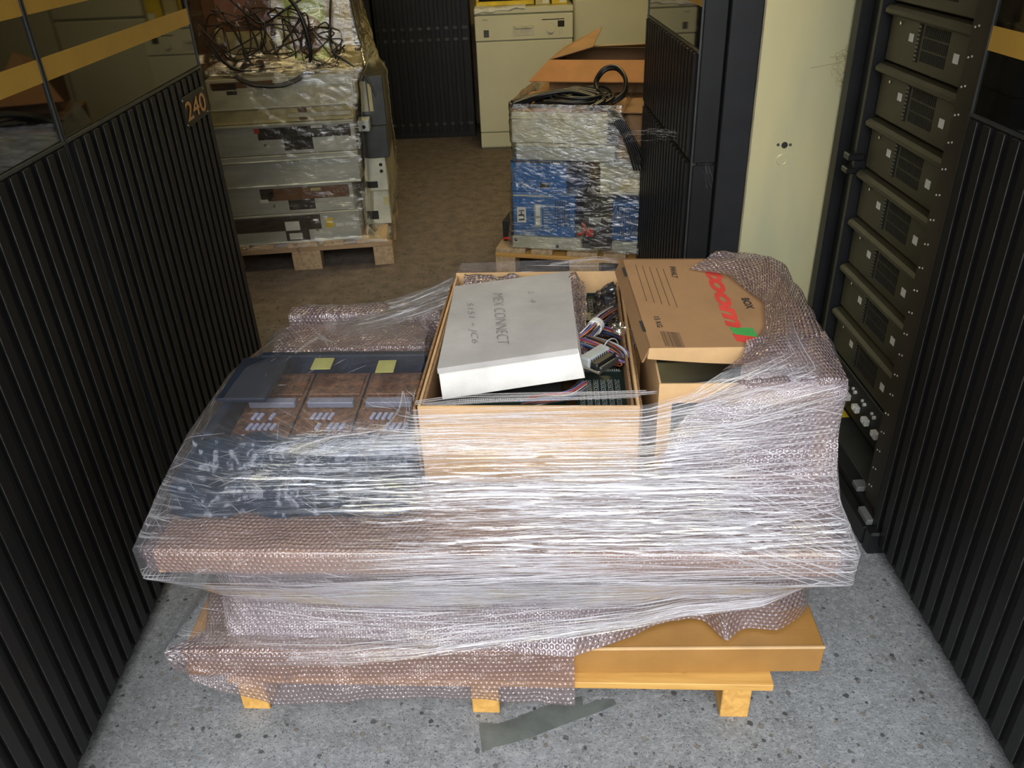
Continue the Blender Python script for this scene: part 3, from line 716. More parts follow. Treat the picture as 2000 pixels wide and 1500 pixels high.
# ================================================================== FRONT PALLET AND ITS LOAD (frame MF)
a = MF.a
pl = in_frame('wooden_pallet', 'fresh pine pallet under the big film-wrapped load in front', 'pallet', MF)
for (u0, u1) in ((-.600, -.537), (-.062, 0.0), (.497, .560)):
    MB().box(u0, u1, 0.0, .80, 0, .098, b=.002).build('stringer', 'wood_v', pl)
for k in range(7):
    v0 = -.008 + k*.117; MB().box(-.615, .602, v0, v0+.095, .0985, .1175, b=.0015).build('deck_board', 'wood', pl)
# flat carton on the deck
CF = Frame(*MF.w(0, .012, 0)[:2], -.045)
ct = in_frame('flat_carton', 'long flat tan cardboard carton lying on the front pallet deck', 'box', CF, .118)
cbm = MB().box(-.70, .71, .0, .83, .0, .078, b=.003); cbm.build('carton_body', 'card_glossy', ct)
e = MB(); e.box(-.70, .71, -.002, .004, .074, .0795, b=.001); e.build('folded_edge', 'card_light', ct)
# equipment chassis wrapped in bubble wrap between the carton and the panel
ch = in_frame('wrapped_chassis', 'dark equipment chassis wrapped in pink bubble wrap between the flat carton and the long panel', 'chassis', MF, .198)
b = MB().box(-.58, .58, .12, .78, .0, .215, b=.01); b.build('chassis_body', 'navy_dark', ch)
for k in range(6): MB().box(-.5+k*.17, -.36+k*.17, .108, .121, .03, .19, b=.004).build('front_module', 'navy' if k % 2 else 'steel_dark', ch)
# skirt of bubble wrap with ragged lower edge lying out on the carton
def bottomedge():
    P = [(-.63, .10, .30), (-.60, .03, .207), (-.30, .03, .207), (0.0, -.0, .205), (.168, -.015, .207), (.30, .045, .206), (.35, .075, .206), (.43, .10, .206), (.459, .092, .206), (.499, .030, .206), (.539, .066, .206), (.616, .067, .206), (.690, .120, .206), (.715, .19, .21)]
    return P
be = bottomedge()
rows = []
for t_ in np.linspace(0, 1, 7):
    row = []
    for (u, v, z) in be:
        tu, tv, tz = min(.63, u*.96), .085 if u < .6 else .11, .425
        k = t_; mid = (u*.5+tu*.5, .09, .30)
        q = [(1-k)**2*A + 2*k*(1-k)*B + k*k*Cc for A, B, Cc in zip((tu, tv, tz), mid, (u, v, z))]
        row.append(MF.w(*q))
    rows.append(row)
sk = in_frame('bubble_wrap_skirt', 'pink bubble wrap hanging below the long panel with pointed corners on the flat carton', 'bubble wrap', MF)
sheet('wrap_sheet', rows, 'bubble_d', sk, 60, 220, 1, .006, 14, 21)
# bubble wrap folded over the front of the flat carton, left part
rows = []
us = np.linspace(-.745, .170, 16)
for (v, z, kk) in ((.30, .30, 0), (.16, .215, 1), (.05, .21, 2), (-.012, .208, 3), (-.024, .16, 4), (-.042, .110, 5), (-.046, .088, 6)):
    row = []
    for u in us:
        up = max(u, -.72+.03*kk) if kk < 3 else max(u, -.735 + (.02*(kk-3) if kk > 3 else 0))
        zz = z
        if kk >= 5: zz = z - .004 - .012*sin(u*9) + (.085*max(0, (-.50-u)/.2) if kk >= 5 else 0)
        if kk == 0: zz = .30 if u > -.5 else .215
        dv = -.045*(-.0)-(.025*(-u)) * 1.0
        row.append(MF.w(up, v + .025*u*0 + (-.06 + .045)*0 + .025*(-u)*(-1)*0 - (.0 if u > 0 else u*.0) + (.025*(-u)*0), zz))
    rows.append(row)
fw = in_frame('bubble_wrap_apron', 'pink bubble wrap folded down over the left front of the flat carton', 'bubble wrap', MF)
# follow the carton, which lies turned by .025 rad against the pallet
rows = [[CF.w(*(MF.l(p))) for p in r] for r in rows]
sheet('wrap_sheet', rows, 'bubble_c', fw, 70, 150, 2, .005, 16, 31)

# long flat panel (slab), packed in pink wrap
sb = in_frame('packed_panel', 'long flat panel packed in pink bubble wrap, sticking out across the whole load', 'panel', MF, .425)
MB().box(-.692, .686, -.006, .86, .004, .066, b=.006).build('panel_core', 'card_light', sb)
ring = []
for (v, z) in ((.55, .500), (.25, .500), (.10, .500), (-.008, .498), (-.016, .490), (-.016, .432), (-.006, .424), (.3, .423), (.6, .423)):
    ring.append([MF.w(u, v if abs(u) < .7 else max(v, -.006), z if abs(u) < .7 else z+(.004 if z < .46 else -.004)) for u in (-.706, -.702, -.60, -.4, -.2, 0, .2, .4, .6, .696, .700)])
sheet('wrapping', ring, 'bubble_c', sb, 110, 180, 1, .0035, 14, 41)
for s_ in (-1, 1):
    u = -.7075 if s_ < 0 else .7015
    r_ = [[MF.w(u + s_*.002, v, z) for v in (-.008, .2, .4, .6, .86)] for z in ((.496, .46, .43) if s_ > 0 else (.496, .46, .43))]
    sheet('wrapping_end', r_, 'bubble_c', sb, 14, 80, 1, .003, 14, 42)

# ---------------- electronics chassis at the left, tilted slightly, with circuit boards
ZS = .500
ec = in_frame('electronics_chassis', 'navy-black electronics chassis with exposed circuit boards under film at the left of the load', 'chassis', MF, ZS)
MB().box(-.650, -.170, .205, .235, .0, .105, b=.006).build('front_wall', 'navy', ec)
MB().box(-.650, -.625, .236, .60, .0, .115, b=.004).build('side_wall', 'navy', ec)
MB().box(-.195, -.170, .236, .60, .0, .115, b=.004).build('side_wall', 'navy', ec)
MB().box(-.624, -.196, .236, .60, .0, .05, b=.004).build('base_tray', 'navy_dark', ec)
MB().box(-.624, -.196, .575, .60, .05, .125, b=.004).build('rear_wall', 'navy', ec)
MB().box(-.680, -.20, .130, .203, .0, .048, b=.008).build('lower_housing', 'navy', ec)
rr = random.Random(3)
bid = ['left', 'middle', 'right']
for k in range(3):
    u0 = -.618 + k*.142; 
    cbd = in_frame('circuit_board', 'brown circuit board with grey components, the %s of three in the navy chassis' % bid[k], 'circuit board', Frame(*MF.w(u0, .245, 0)[:2], MF.a), ZS+.056, 'circuit boards in the navy chassis')
    T = Matrix.Rotation(radians(4), 4, 'X')
    MB().box(0, .136, 0, .315, 0, .004, T=T).build('board', 'copper_board', cbd)
    hb = MB(); hb.box(.012, .125, .165, .188, .004, .020, T=T, b=.002); hb.build('bus_bar', 'chip_grey', cbd)
    MB().box(.006, .13, .215, .30, .004, .010, T=T, b=.001).build('shield', 'copper_board', cbd)
    for row, (yy, cnt) in enumerate(((.035, 8 - k), (.078, 5), (.118, 4))):
        st = .010 if row == 0 else .03+.02*k*(row == 1)
        for j in range(cnt):
            if rr.random() < .18: continue
            xx = st + j*.0142
            if xx > .125: break
            Tc = T @ Matrix.Translation((xx, yy, .004)) @ Matrix.Rotation(radians(-14), 4, 'Z')
            MB().box(0, .009, 0, .024, 0, .006, T=Tc, b=.001).build('component', 'chip_pale', cbd)
ps = in_frame('plastic_sheet', 'crumpled dark blue plastic sheet draped over the front of the navy chassis under the film', 'plastic sheet', MF)
us_ = np.linspace(-.690, -.172, 10)
rows = [[MF.w(max(u, -.655) if zz > .6 else u, vv_ + (.012 if i % 3 == 0 else 0), zz) for i, u in enumerate(us_)] for (vv_, zz) in ((.236, .610), (.215, .616), (.190, .604), (.165, .565), (.122, .553), (.100, .520), (.078, .512))]
sheet('sheet', rows, 'navy_film', ps, 70, 150, 1, .010, 26, 55)
# navy panel pieces at left shoulder
tp = in_frame('navy_cover', 'small navy cover plate leaning beside the circuit boards at the left', 'cover plate', Frame(*MF.w(-.66, .36, 0)[:2], MF.a), ZS+.118)
MB().box(0, .12, .0, .20, 0, .012, b=.003).build('plate', 'navy', tp)
# wrapped package behind the chassis
wp = in_frame('wrapped_package', 'long package in pink bubble wrap behind the navy chassis, left of the open carton', 'package', Frame(*MF.w(-.60, .62, 0)[:2], MF.a+.03), ZS)
MB().box(.02, .37, .02, .17, .0, .10, b=.01).build('package_body', 'card_light', wp)
def loopwrap(name, par, x0, x1, y0, y1, z0, z1, mat, seed, nz=50, wr=.006, extra=.008):
    F_ = wmat(par); rows = []
    prof = [(y1+extra, z0), (y1+extra, z1*.6+z0*.4), (y1, z1+extra), ((y0+y1)/2, z1+extra*1.6), (y0, z1+extra), (y0-extra, (z0+z1)/2), (y0-extra, z0+.002)]
    for (y, z) in prof: rows.append([F_ @ Vector((x, y, z)) for x in np.linspace(x0, x1, 12)])
    return sheet(name, rows, mat, par, nz, 110, 2, wr, 20, seed)
loopwrap('wrapping', wp, -.01, .39, .02, .17, 0, .10, 'bubble_d', 51)
for (px, py, w_) in ((632, 718, .05), (755, 724, .045)):
    p = atz(px, py, ZS+.105); q = wmat(wp).inverted() @ p
    MB().box(q.x-w_/2, q.x+w_/2, q.y-.03, q.y+.03, .1165, .1185).build('tape', 'tape', wp)
wb = in_frame('bubble_wrap_roll', 'folded strip of pink bubble wrap along the back left of the load', 'bubble wrap', Frame(*MF.w(-.62, .82, 0)[:2], MF.a+.02), ZS)
loopwrap('wrap_sheet', wb, 0, .43, .0, .07, .0, .11, 'bubble_d', 52, extra=.012)

# ---------------- open carton in the middle (frame BF)
oc = in_frame('open_carton', 'open light-brown cardboard carton in the middle of the load', 'box', BF, .503)
Wc, Dc, Hc = .462, .70, .198
th = .006
MB().box(0, Wc, 0, th, 0, Hc, b=.001).build('front_wall', 'card_light', oc)
MB().box(0, Wc, Dc-th, Dc, 0, Hc+.006, b=.001).build('rear_wall', 'card_light', oc)
MB().box(0, th, th, Dc-th, 0, Hc, b=.001).build('side_wall', 'card_light', oc)
MB().box(Wc-th, Wc, th, Dc-th, 0, Hc, b=.001).build('side_wall', 'card_light', oc)
MB().box(th, Wc-th, th, Dc-th, 0, .006).build('bottom_panel', 'card', oc)
# flaps folded down inside along both sides (double-wall corrugated edges)
for x0 in (-.013, th+.001, Wc-th-.010, Wc+.001):
    f = MB(); zt = Hc-.004 if 0 < x0 < .4 else Hc-.012
    f.box(x0, x0+.006, .015, Dc-.04, .02, zt, b=.001)
    f.box(x0+.0005, x0+.0055, .015, Dc-.04, zt, zt+.0015, 1); f.build('side_flap', ['card', 'card_edge'], oc)
# contents -------------------------------------------------
def bx(px, py, z): return BF.l(atz(px, py, z))
# memory boards
for k, (u, v, z, rz, tx, ty, lab) in enumerate(((.335, .545, .630, .04, 3, 0, 'memory board lying at the back right of the open carton'),
                                      (.335, .11, .622, .02, 4, 0, 'memory board lying at the front right of the open carton'),
                                      (.335, .33, .560, .0, 0, 0, 'memory board deep in the open carton under the ribbon cables'),
                                      (.06, .035, .610, .0, 6, 0, 'memory board under the front edge of the off-white flat box'))):
    mbd = in_frame('memory_board', 'green-black '+lab, 'circuit board', Frame(*BF.w(u, v, 0)[:2], BF.a+rz), z, 'boards in the open carton')
    T = Matrix.Rotation(radians(tx), 4, 'X'); w_ = .112 if k != 3 else .25; d_ = .16 if k != 3 else .12
    MB().box(0, w_, 0, d_, -.002, 0, T=T).build('board', 'pcb_plain', mbd)
    chips = MB(); out_ = MB()
    nx = int((w_-.012)/.0165); ny = int((d_-.03)/.0165)
    for i in range(nx):
        for j in range(ny):
            x, y = .008+i*.0165, .006+j*.0165
            for (x0_, x1_, y0_, y1_) in ((x, x+.010, y, y+.0008), (x, x+.010, y+.0122, y+.013), (x, x+.0008, y, y+.013), (x+.0092, x+.010, y, y+.013)):
                out_.box(x0_, x1_, y0_, y1_, 0, .0006, T=T)
            chips.box(x+.0025, x+.0075, y+.003, y+.010, 0, .0032, T=T, b=.0006)
    chips.build('chip_array', 'steel_dark', mbd); out_.build('printed_traces', 'grey_plastic', mbd)
    cn = MB(); cn.box(.004, w_-.004, d_-.014, d_-.004, 0, .006, T=T, b=.001); cn.build('edge_connector', 'pcb_plain', mbd)
    pn = MB()
    for i in range(int((w_-.012)/.005)): pn.box(.006+i*.005, .0082+i*.005, d_-.012, d_-.006, .006, .0066, T=T)
    pn.build('connector_pins', 'label', mbd)
# filler under the white box: grey component boxes
fb = in_frame('component_crate', 'dark plastic component crate under the off-white flat box', 'crate', Frame(*BF.w(.03, .16, 0)[:2], BF.a), .510)
MB().box(0, .27, 0, .45, 0, .115, b=.004).build('crate_body', 'steel_dark', fb)
# off-white flat box with pen writing
c0 = atz(854, 719, .745); c1 = atz(1128, 679, .758); c3 = atz(888, 559, .722); c2 = atz(1113, 529, .728)
nrm = (c1-c0).cross(c3-c0).normalized()
wbx = thing('flat_white_box', 'off-white flat cardboard box with handwriting lying on top of the open carton contents', 'box', tuple(c0 - nrm*.078), 0)
lid = MB()
e1 = (c1-c0); e2 = (c3-c0)
def slabq(mb_, P, t0, t1, mi=0):
    n_ = nrm; lo = [p - n_*t1 for p in P]; hi = [p - n_*t0 for p in P]
    mb_.add(lo+hi, [(3, 2, 1, 0), (4, 5, 6, 7), (0, 1, 5, 4), (1, 2, 6, 5), (2, 3, 7, 6), (3, 0, 4, 7)], mi)
slabq(lid, [c0, c1, c2, c3], 0, .004); lid.build('lid', 'white_card', wbx, local=False)
body = MB(); sh = [c0+(e1+e2).normalized()*.003, c1+(-e1+e2).normalized()*.003+e1.normalized()*.003, c2-(e1+e2).normalized()*.003, c3+(e1-e2).normalized()*.003]
# the lower tray leans out a little at the front
bo = [p.copy() for p in sh]
n_ = nrm; lo = [p - n_*.078 for p in bo]; lo[1] += e1.normalized()*.012; hi = [p - n_*.0045 for p in sh]
body.add(lo+hi, [(3, 2, 1, 0), (4, 5, 6, 7), (0, 1, 5, 4), (1, 2, 6, 5), (2, 3, 7, 6), (3, 0, 4, 7)]); body.build('tray', 'white_card_side', wbx, local=False)
fl = MB(); fo = -e2.normalized(); slabq(fl, [c0+fo*.003, c1+fo*.003, c1-fo*.002, c0-fo*.002], .0, .012); fl.build('lid_lip', 'white_card', wbx, local=False)
tx_d = -e2.normalized(); tx_u = e1.normalized()
def on_lid(px, py): return atplane(px, py, c0, nrm)
for tx, (p0, p1), h in (('MEX CONNECT', ((962, 574), (972, 676)), .026), ('5151 + JC6', ((908, 592), (918, 672)), .020), ('L 4', ((1032, 570), (1036, 592)), .014)):
    A = on_lid(*p0); B = on_lid(*p1); d = (B-A)
    text_mesh(tx, A + nrm*.0, d, tx_u, h, width=d.length, mat='ink_grey', shear=.3, bold=-.022, ext=.0008, parent=wbx, name='handwriting')
# clear bubble bag standing to the right of the white box
rows = [[BF.w(.325+.012*sin(v*40+z*30), v, z) for v in (.26, .36, .46, .56, .66)] for z in (.728, .71, .68, .64, .60)]
rows = [[BF.w(u, v, .735-.02*abs(u-.335)*20-(.03 if u > .35 else 0)-.04*(v < .33)) for v in (.28, .38, .48, .56, .64)] for u in (.305, .32, .335, .352, .362)]
bb = in_frame('bubble_wrap_bag', 'strip of pink bubble wrap sticking up right of the off-white flat box', 'bubble wrap', BF)
sheet('wrap_sheet', rows, 'bubble_d', bb, 24, 90, 1, .006, 30, 61)
rows = [[BF.w(u, v, z) for u in np.linspace(.03, .30, 8)] for (v, z) in ((.685, .60), (.675, .69), (.65, .718), (.62, .715), (.60, .69))]
bb = in_frame('bubble_wrap_fold', 'pink bubble wrap peeking out behind the off-white flat box', 'bubble wrap', BF)
sheet('wrap_sheet', rows, 'bubble_d', bb, 40, 80, 1, .008, 30, 62)
# ribbon bundles of many-coloured wires
cols = {'wire_orange': (.55, .16, .04), 'wire_white': (.62, .60, .56), 'wire_brown': (.15, .07, .04), 'wire_violet': (.16, .12, .30), 'wire_grey': (.22, .22, .23), 'wire_black': (.015, .015, .017), 'wire_red': (.42, .05, .03), 'wire_blue': (.05, .10, .30)}
for k_, c_ in cols.items(): M[k_] = pmat(k_, c_, .4, 0, .08)
ck = list(cols)
def bez(P, n):
    P = [Vector(p) for p in P]; out_ = []
    m_ = len(P)
    for i in range(n):
        t = i/(n-1)*(m_-1); k = min(int(t), m_-2); f = t-k
        p0 = P[max(k-1, 0)]; p1 = P[k]; p2 = P[k+1]; p3 = P[min(k+2, m_-1)]
        out_.append(.5*((2*p1)+(-p0+p2)*f+(2*p0-5*p1+4*p2-p3)*f*f+(-p0+3*p1-3*p2+p3)*f**3))
    return out_
def bundle(name, label, path, rad, n, twist, wire=.0017, lift=0., seed=0, cat='cable bundle'):
    t = thing(name, label, cat, tuple(path[0]), 0, 'ribbon cable bundles in the open carton')
    P = bez(path, 44); rr = random.Random(seed)
    for i in range(n):
        a0 = 2*pi*i/n; ring_r = rad*(1 if i % 3 else .6); pts = []
        for j, p in enumerate(P):
            tt = (P[min(j+1, 43)]-P[max(j-1, 0)]).normalized(); q = tt.cross(Vector((0, 0, 1))); q = q.normalized() if q.length > 1e-4 else Vector((1, 0, 0)); w = tt.cross(q)
            a = a0 + twist*j/43; pts.append(p + (q*cos(a)+w*sin(a)*.75)*ring_r)
        MB().tube(pts, wire, 5).build('wire', ck[(i*3+seed) % len(ck)], t, local=False)
    return t
def bp(px, py, z): return atz(px, py, z)
bundle('wire_bundle', 'twisted bundle of coloured wires leading from under the bubble wrap in the open carton', [bp(1195, 607, .67), bp(1172, 625, .685), bp(1150, 650, .69), bp(1130, 672, .67), bp(1110, 690, .66)], .017, 22, 1.3, seed=1)
bundle('wire_bundle', 'thick curled bundle of coloured wires beside the grey connector in the open carton', [bp(1100, 660, .655), bp(1150, 668, .68), bp(1190, 680, .69), bp(1213, 692, .685), bp(1217, 703, .67), bp(1200, 700, .65), bp(1180, 690, .635)], .018, 24, 2.2, seed=2)
bundle('wire_bundle', 'dark bundle of wires looping at the right wall of the open carton', [bp(1175, 640, .66), bp(1205, 648, .665), bp(1228, 665, .66), bp(1222, 690, .65), bp(1206, 702, .63)], .014, 16, 1.6, seed=4)
bundle('wire_bundle', 'coloured wires showing under the front edge of the off-white flat box', [bp(1020, 790, .655), bp(1060, 780, .67), bp(1110, 772, .67), bp(1140, 750, .66)], .012, 14, 2., seed=6)
tie = thing('cable_tie', 'pale grey cable tie around the curled wire bundle', 'cable tie', tuple(bp(1190, 680, .69)))
MB().ring(bp(1193, 679, .688), (bp(1213, 692, .685)-bp(1170, 672, .68)), .0225, .0016, 28).build('band', 'grey_plastic', tie, local=False)
wt = thing('cable_label', 'pale wrapped label on the coloured wire bundle', 'label', tuple(bp(1160, 640, .69)))
MB().cyl(bp(1166, 634, .686), (bp(1146, 655, .69)-bp(1168, 630, .686)), .0195, .022, 24).build('sleeve', 'label', wt, local=False)
# connector
cf = bp(1150, 728, .668); cfr = thing('cable_connector', 'grey and black multi-pin cable connector at the right front in the open carton', 'connector', tuple(cf), radians(46))
MB().box(0, .082, 0, .030, .0, .034, b=.004).build('hood', 'grey_plastic', cfr)
MB().box(.002, .080, -.022, -.001, .0, .026, b=.003).build('shell', 'black', cfr)
MB().box(.006, .076, -.030, -.022, .004, .020, b=.002).build('pin_block', 'steel_dark', cfr)
for x in (-.004, .084): MB().cyl((x, -.034, .012), (0, 1, 0), .004, .05, 12).build('screw', 'screw', cfr)
g_ = MB(); [g_.box(.008+i*.008, .011+i*.008, .0, .0012, .006, .030, T=Matrix.Translation((0, -.0015, 0))) for i in range(8)]; g_.build('hood_ridge', 'steel_dark', cfr)
# antistatic bags
rows = [[BF.w(u, v, .665+.02*sin(u*60+v*20)) for u in (.385, .405, .425, .45)] for v in (.66, .60, .54, .48, .42)]
ab = in_frame('antistatic_bag', 'crumpled grey antistatic bag at the right wall of the open carton', 'bag', BF); sheet('bag_sheet', rows, 'antistatic', ab, 40, 24, 0, .012, 45, 71)
c_ = BF.l(bp(1212, 648, .675)); rows = [[BF.w(c_.x+dx, c_.y+dy, .685+.006*((i+j) % 2)) for j, dx in enumerate((-.02, -.008, .006, .02))] for i, dy in enumerate((.03, .01, -.01, -.025))]
ab = in_frame('foil_scrap', 'bright crumpled foil scrap beside the coloured wires in the open carton', 'foil', BF); sheet('foil_sheet', rows, 'foil', ab, 30, 24, 0, .012, 70, 72)

# ---------------- archive box at the right
ab_f = Frame(*MF.w(.345, .215, 0)[:2], MF.a-.0)
ax = in_frame('archive_box', 'brown cardboard archive box with tilted printed lid at the right of the load', 'box', ab_f, .502)
AW, AD, AH = .355, .37, .245
f = MB()   # front wall with a large cut-out
f.box(0, .028, 0, .004, 0, AH-.045, 0); f.box(0, AW, 0, .004, AH-.045, AH, 0); f.box(AW-.03, AW, 0, .004, 0, AH-.045); f.box(.028, AW-.03, 0, .004, 0, .02)
f.build('front_wall', 'card_light', ax)
MB().box(0, .004, .005, AD, 0, AH).build('side_wall', 'card_light', ax)
MB().box(AW-.004, AW, .005, AD, 0, AH).build('side_wall', 'card_light', ax)
MB().box(.005, AW-.005, AD-.004, AD, 0, AH).build('rear_wall', 'card_light', ax)
MB().box(.005, AW-.005, .005, AD-.005, 0, .003).build('bottom_panel', 'card', ax)
cs = in_frame('dark_module', 'black ribbed module standing inside the archive box', 'module', Frame(*ab_f.w(.012, .02, 0)[:2], ab_f.a), .506)
f = MB(); f.box(0, .32, .01, .30, 0, .16, b=.003); f.build('module_body', 'steel_dark', cs)
f = MB(); [f.box(.01, .31, .0, .0095, .01+i*.012, .016+i*.012) for i in range(12)]; f.build('fin_stack', 'black2', cs)
# lid
L0 = atz(1268, 680, .800); L1 = atz(1213, 505, .868); 
nd = (L1-L0); rgt = Vector((cos(-.09), sin(-.09), -.10)).normalized()
nl = rgt.cross(nd).normalized(); rgt = nd.cross(nl).normalized()
LW = .372
L2 = L0 + rgt*LW; L3 = L1 + rgt*(LW-.01)
ld = MB(); tk = .004
def quadslab(mb_, P, n_, t, mi=0):
    lo = [p - n_*t for p in P]; mb_.add(lo+list(P), [(3, 2, 1, 0), (4, 5, 6, 7), (0, 1, 5, 4), (1, 2, 6, 5), (2, 3, 7, 6), (3, 0, 4, 7)], mi)
quadslab(ld, [L0, L2, L3, L1], nl, tk)
lido = ld.build('lid', 'card', ax, local=False); lido['label'] = 'tilted brown lid with red and green print'  # lid top in darker card, shade painted into the tone
w = MB(); fd = -nd.normalized(); hgt = .038
def wall(mb_, A, B, out_, dp, splay=.12):
    d_ = (-nl + out_*splay).normalized()*dp; mb_.add([A, B, B+d_, A+d_, A-out_*.004, B-out_*.004, B+d_-out_*.004, A+d_-out_*.004],
        [(0, 1, 2, 3), (7, 6, 5, 4), (3, 2, 6, 7), (0, 3, 7, 4), (1, 5, 6, 2), (0, 4, 5, 1)])
# the front rim is bent and dips in the middle
A = L0; n_seg = 14
for i in range(n_seg):
    t0, t1 = i/n_seg, (i+1)/n_seg
    p0, p1 = L0.lerp(L2, t0), L0.lerp(L2, t1)
    d0 = .026+.016*sin(min(1, t0*1.5)*pi*.5); d1 = .026+.016*sin(min(1, t1*1.5)*pi*.5)
    q0 = p0 + (-nl + fd*.15)*d0; q1 = p1 + (-nl + fd*.15)*d1
    w.add([p0, p1, q1, q0, p0-fd*.004, p1-fd*.004, q1-fd*.004, q0-fd*.004], [(3, 2, 1, 0), (4, 5, 6, 7), (7, 6, 2, 3)])
w.build('front_rim', 'card_light', lido, local=False)  # same lid in lighter card, front light painted into the tone
w = MB(); wall(w, L1, L0, -rgt, .040, .25); w.build('side_rim', 'card', lido, local=False)
w = MB(); wall(w, L2, L3, rgt, .040, .15); w.build('side_rim', 'card', lido, local=False)
w = MB(); wall(w, L3, L1, -fd, .036, .15); w.build('rear_rim', 'card', lido, local=False)
def onL(px, py): return atplane(px, py, L0, nl)
for (p0, p1) in (((1217, 523), (1223, 540)), ((1251, 627), (1259, 648))):
    A, B = onL(*p0), onL(*p1); d_ = (B-A)
    s = MB(); pr = nl.cross(d_).normalized()*.0035; s.prism([A-pr, B-pr, B+pr, A+pr], nl*.0008); s.build('slot', 'ink', lido, local=False)
down = -nd.normalized()
# printed rules
s = MB()
for k in range(5):
    A = onL(1241+k*13.5, 517+k*2.2); B = onL(1263+k*15, 588+k*3.2); pr = nl.cross((B-A)).normalized()*.0005; s.prism([A-pr, B-pr, B+pr, A+pr], nl*.0006)
s.build('printed_rules', 'ink', lido, local=False)
def ltext(txt, p0, p1, hpx, mat, shear=0., bold=0.):
    A, B = onL(*p0), onL(*p1); d_ = B-A; u_ = nl.cross(d_).normalized()
    C0 = onL((p0[0]+p1[0])/2, (p0[1]+p1[1])/2); C1 = onL((p0[0]+p1[0])/2+hpx, (p0[1]+p1[1])/2)
    text_mesh(txt, A, d_, u_, (C1-C0).length, width=d_.length, mat=mat, shear=shear, bold=bold, ext=.0009, parent=lido, name='printed_word')
ltext('toom', (1375, 528), (1420, 641), 36, 'red', .25, .045)
ltext('INHALT', (1308, 521), (1313, 543), 11, 'ink', 0, .03)
ltext('15 KG', (1276, 619), (1284, 640), 11, 'ink', 0, .02)
ltext('BOX', (1447, 583), (1458, 604), 16, 'ink', 0, .03)
for (P, mt) in ((((1424, 640), (1470, 641), (1481, 658), (1436, 654)), 'green'), (((1430, 652), (1484, 660), (1474, 671), (1440, 667)), 'red')):
    s = MB(); s.prism([onL(*p) for p in P][::-1], nl*.0008); s.build('printed_bar', mt, lido, local=False)
s = MB()
A0, A1 = onL(1289, 647), onL(1300, 676); B0, B1 = onL(1327, 650), onL(1339, 679); rr = random.Random(2)
t_ = 0.0
while t_ < .97:
    w_ = rr.choice((.008, .014, .022)); a0 = A0.lerp(B0, t_); a1 = A1.lerp(B1, t_); b0 = A0.lerp(B0, min(1, t_+w_)); b1 = A1.lerp(B1, min(1, t_+w_))
    s.prism([a0, b0, b1, a1], nl*.0007); t_ += w_+rr.choice((.022, .035, .05))
s.build('printed_barcode', 'ink', lido, local=False)
# bubble wrap over lid, right side and front of the archive box
def LP(a_, b_, off=.012):   # a_: across (0 left .. 1 right), b_: 0 front .. 1 back
    return L0 + rgt*(LW*a_) + nd*b_ + nl*off
rows = []
edge_px = [(1345, 531), (1420, 546), (1462, 577), (1490, 600), (1491, 640), (1466, 690), (1408, 728)]
inner = [onL(*p)+nl*.010 for p in edge_px]
# rows run from the ragged inner edge outwards to right side and down the front
outer1 = [LP(.62, 1.03), LP(.80, 1.03), LP(.95, .99), LP(1.03, .85), LP(1.04, .6), LP(1.03, .2), LP(1.02, -.03)]
def wallpt(p, z, u_=None, v_=None):
    q = MF.l(p); return MF.w(q.x if u_ is None else u_, q.y if v_ is None else v_, z)
rows = [inner, [a_.lerp(b_, .5)+nl*.004 for a_, b_ in zip(inner, outer1)], outer1]
vv = [.62, .62, .60, .50, .40, .28, .20]
uu = [.60, .66, .705, .712, .715, .715, .712]
for z in (.72, .62, .515): rows.append([MF.w(u_, v_, z) for u_, v_ in zip(uu, vv)])
bw = in_frame('bubble_wrap_cover', 'pink bubble wrap draped over the lid and right side of the archive box', 'bubble wrap', MF)
sheet('wrap_sheet', rows, 'bubble_c', bw, 90, 110, 2, .005, 16, 81)
# front part
top = [(onL(1408, 728)+nl*.008), LP(.45, -.03, .0), LP(.62, -.045, 0), LP(.8, -.05, 0), LP(1.0, -.05, 0)]
tp_px = [(1490, 640), (1466, 690), (1408, 728), (1335, 790), (1290, 850), (1275, 880)]
r0 = [LP(1.0, .14), LP(.86, .10), onL(1466, 690)+nl*.010, onL(1412, 726)+nl*.009]
rows = []
fr_u = [.715, .66, .58, .50]
rows.append([LP(1.03, .10), LP(.90, .10), LP(.72, .08), LP(.55, .02)])
rows.append([MF.w(.712, .198, .765), MF.w(.65, .200, .765), MF.w(.575, .20, .76), MF.w(.500, .20, .755)])
rows.append([MF.w(.712, .192, .72), MF.w(.63, .192, .72), MF.w(.53, .192, .715), MF.w(.425, .195, .715)])
rows.append([MF.w(.712, .185, .64), MF.w(.60, .18, .64), MF.w(.48, .18, .64), MF.w(.370, .185, .65)])
rows.append([MF.w(.708, .150, .56), MF.w(.58, .15, .56), MF.w(.46, .15, .56), MF.w(.345, .15, .565)])
rows.append([MF.w(.702, .08, .515), MF.w(.58, .06, .513), MF.w(.46, .06, .513), MF.w(.345, .08, .513)])
bw = in_frame('draped_bubble_wrap', 'pink bubble wrap hanging down the front of the archive box to the long panel', 'bubble wrap', MF)
sheet('wrap_sheet', rows, 'bubble_d', bw, 110, 100, 2, .008, 15, 91)
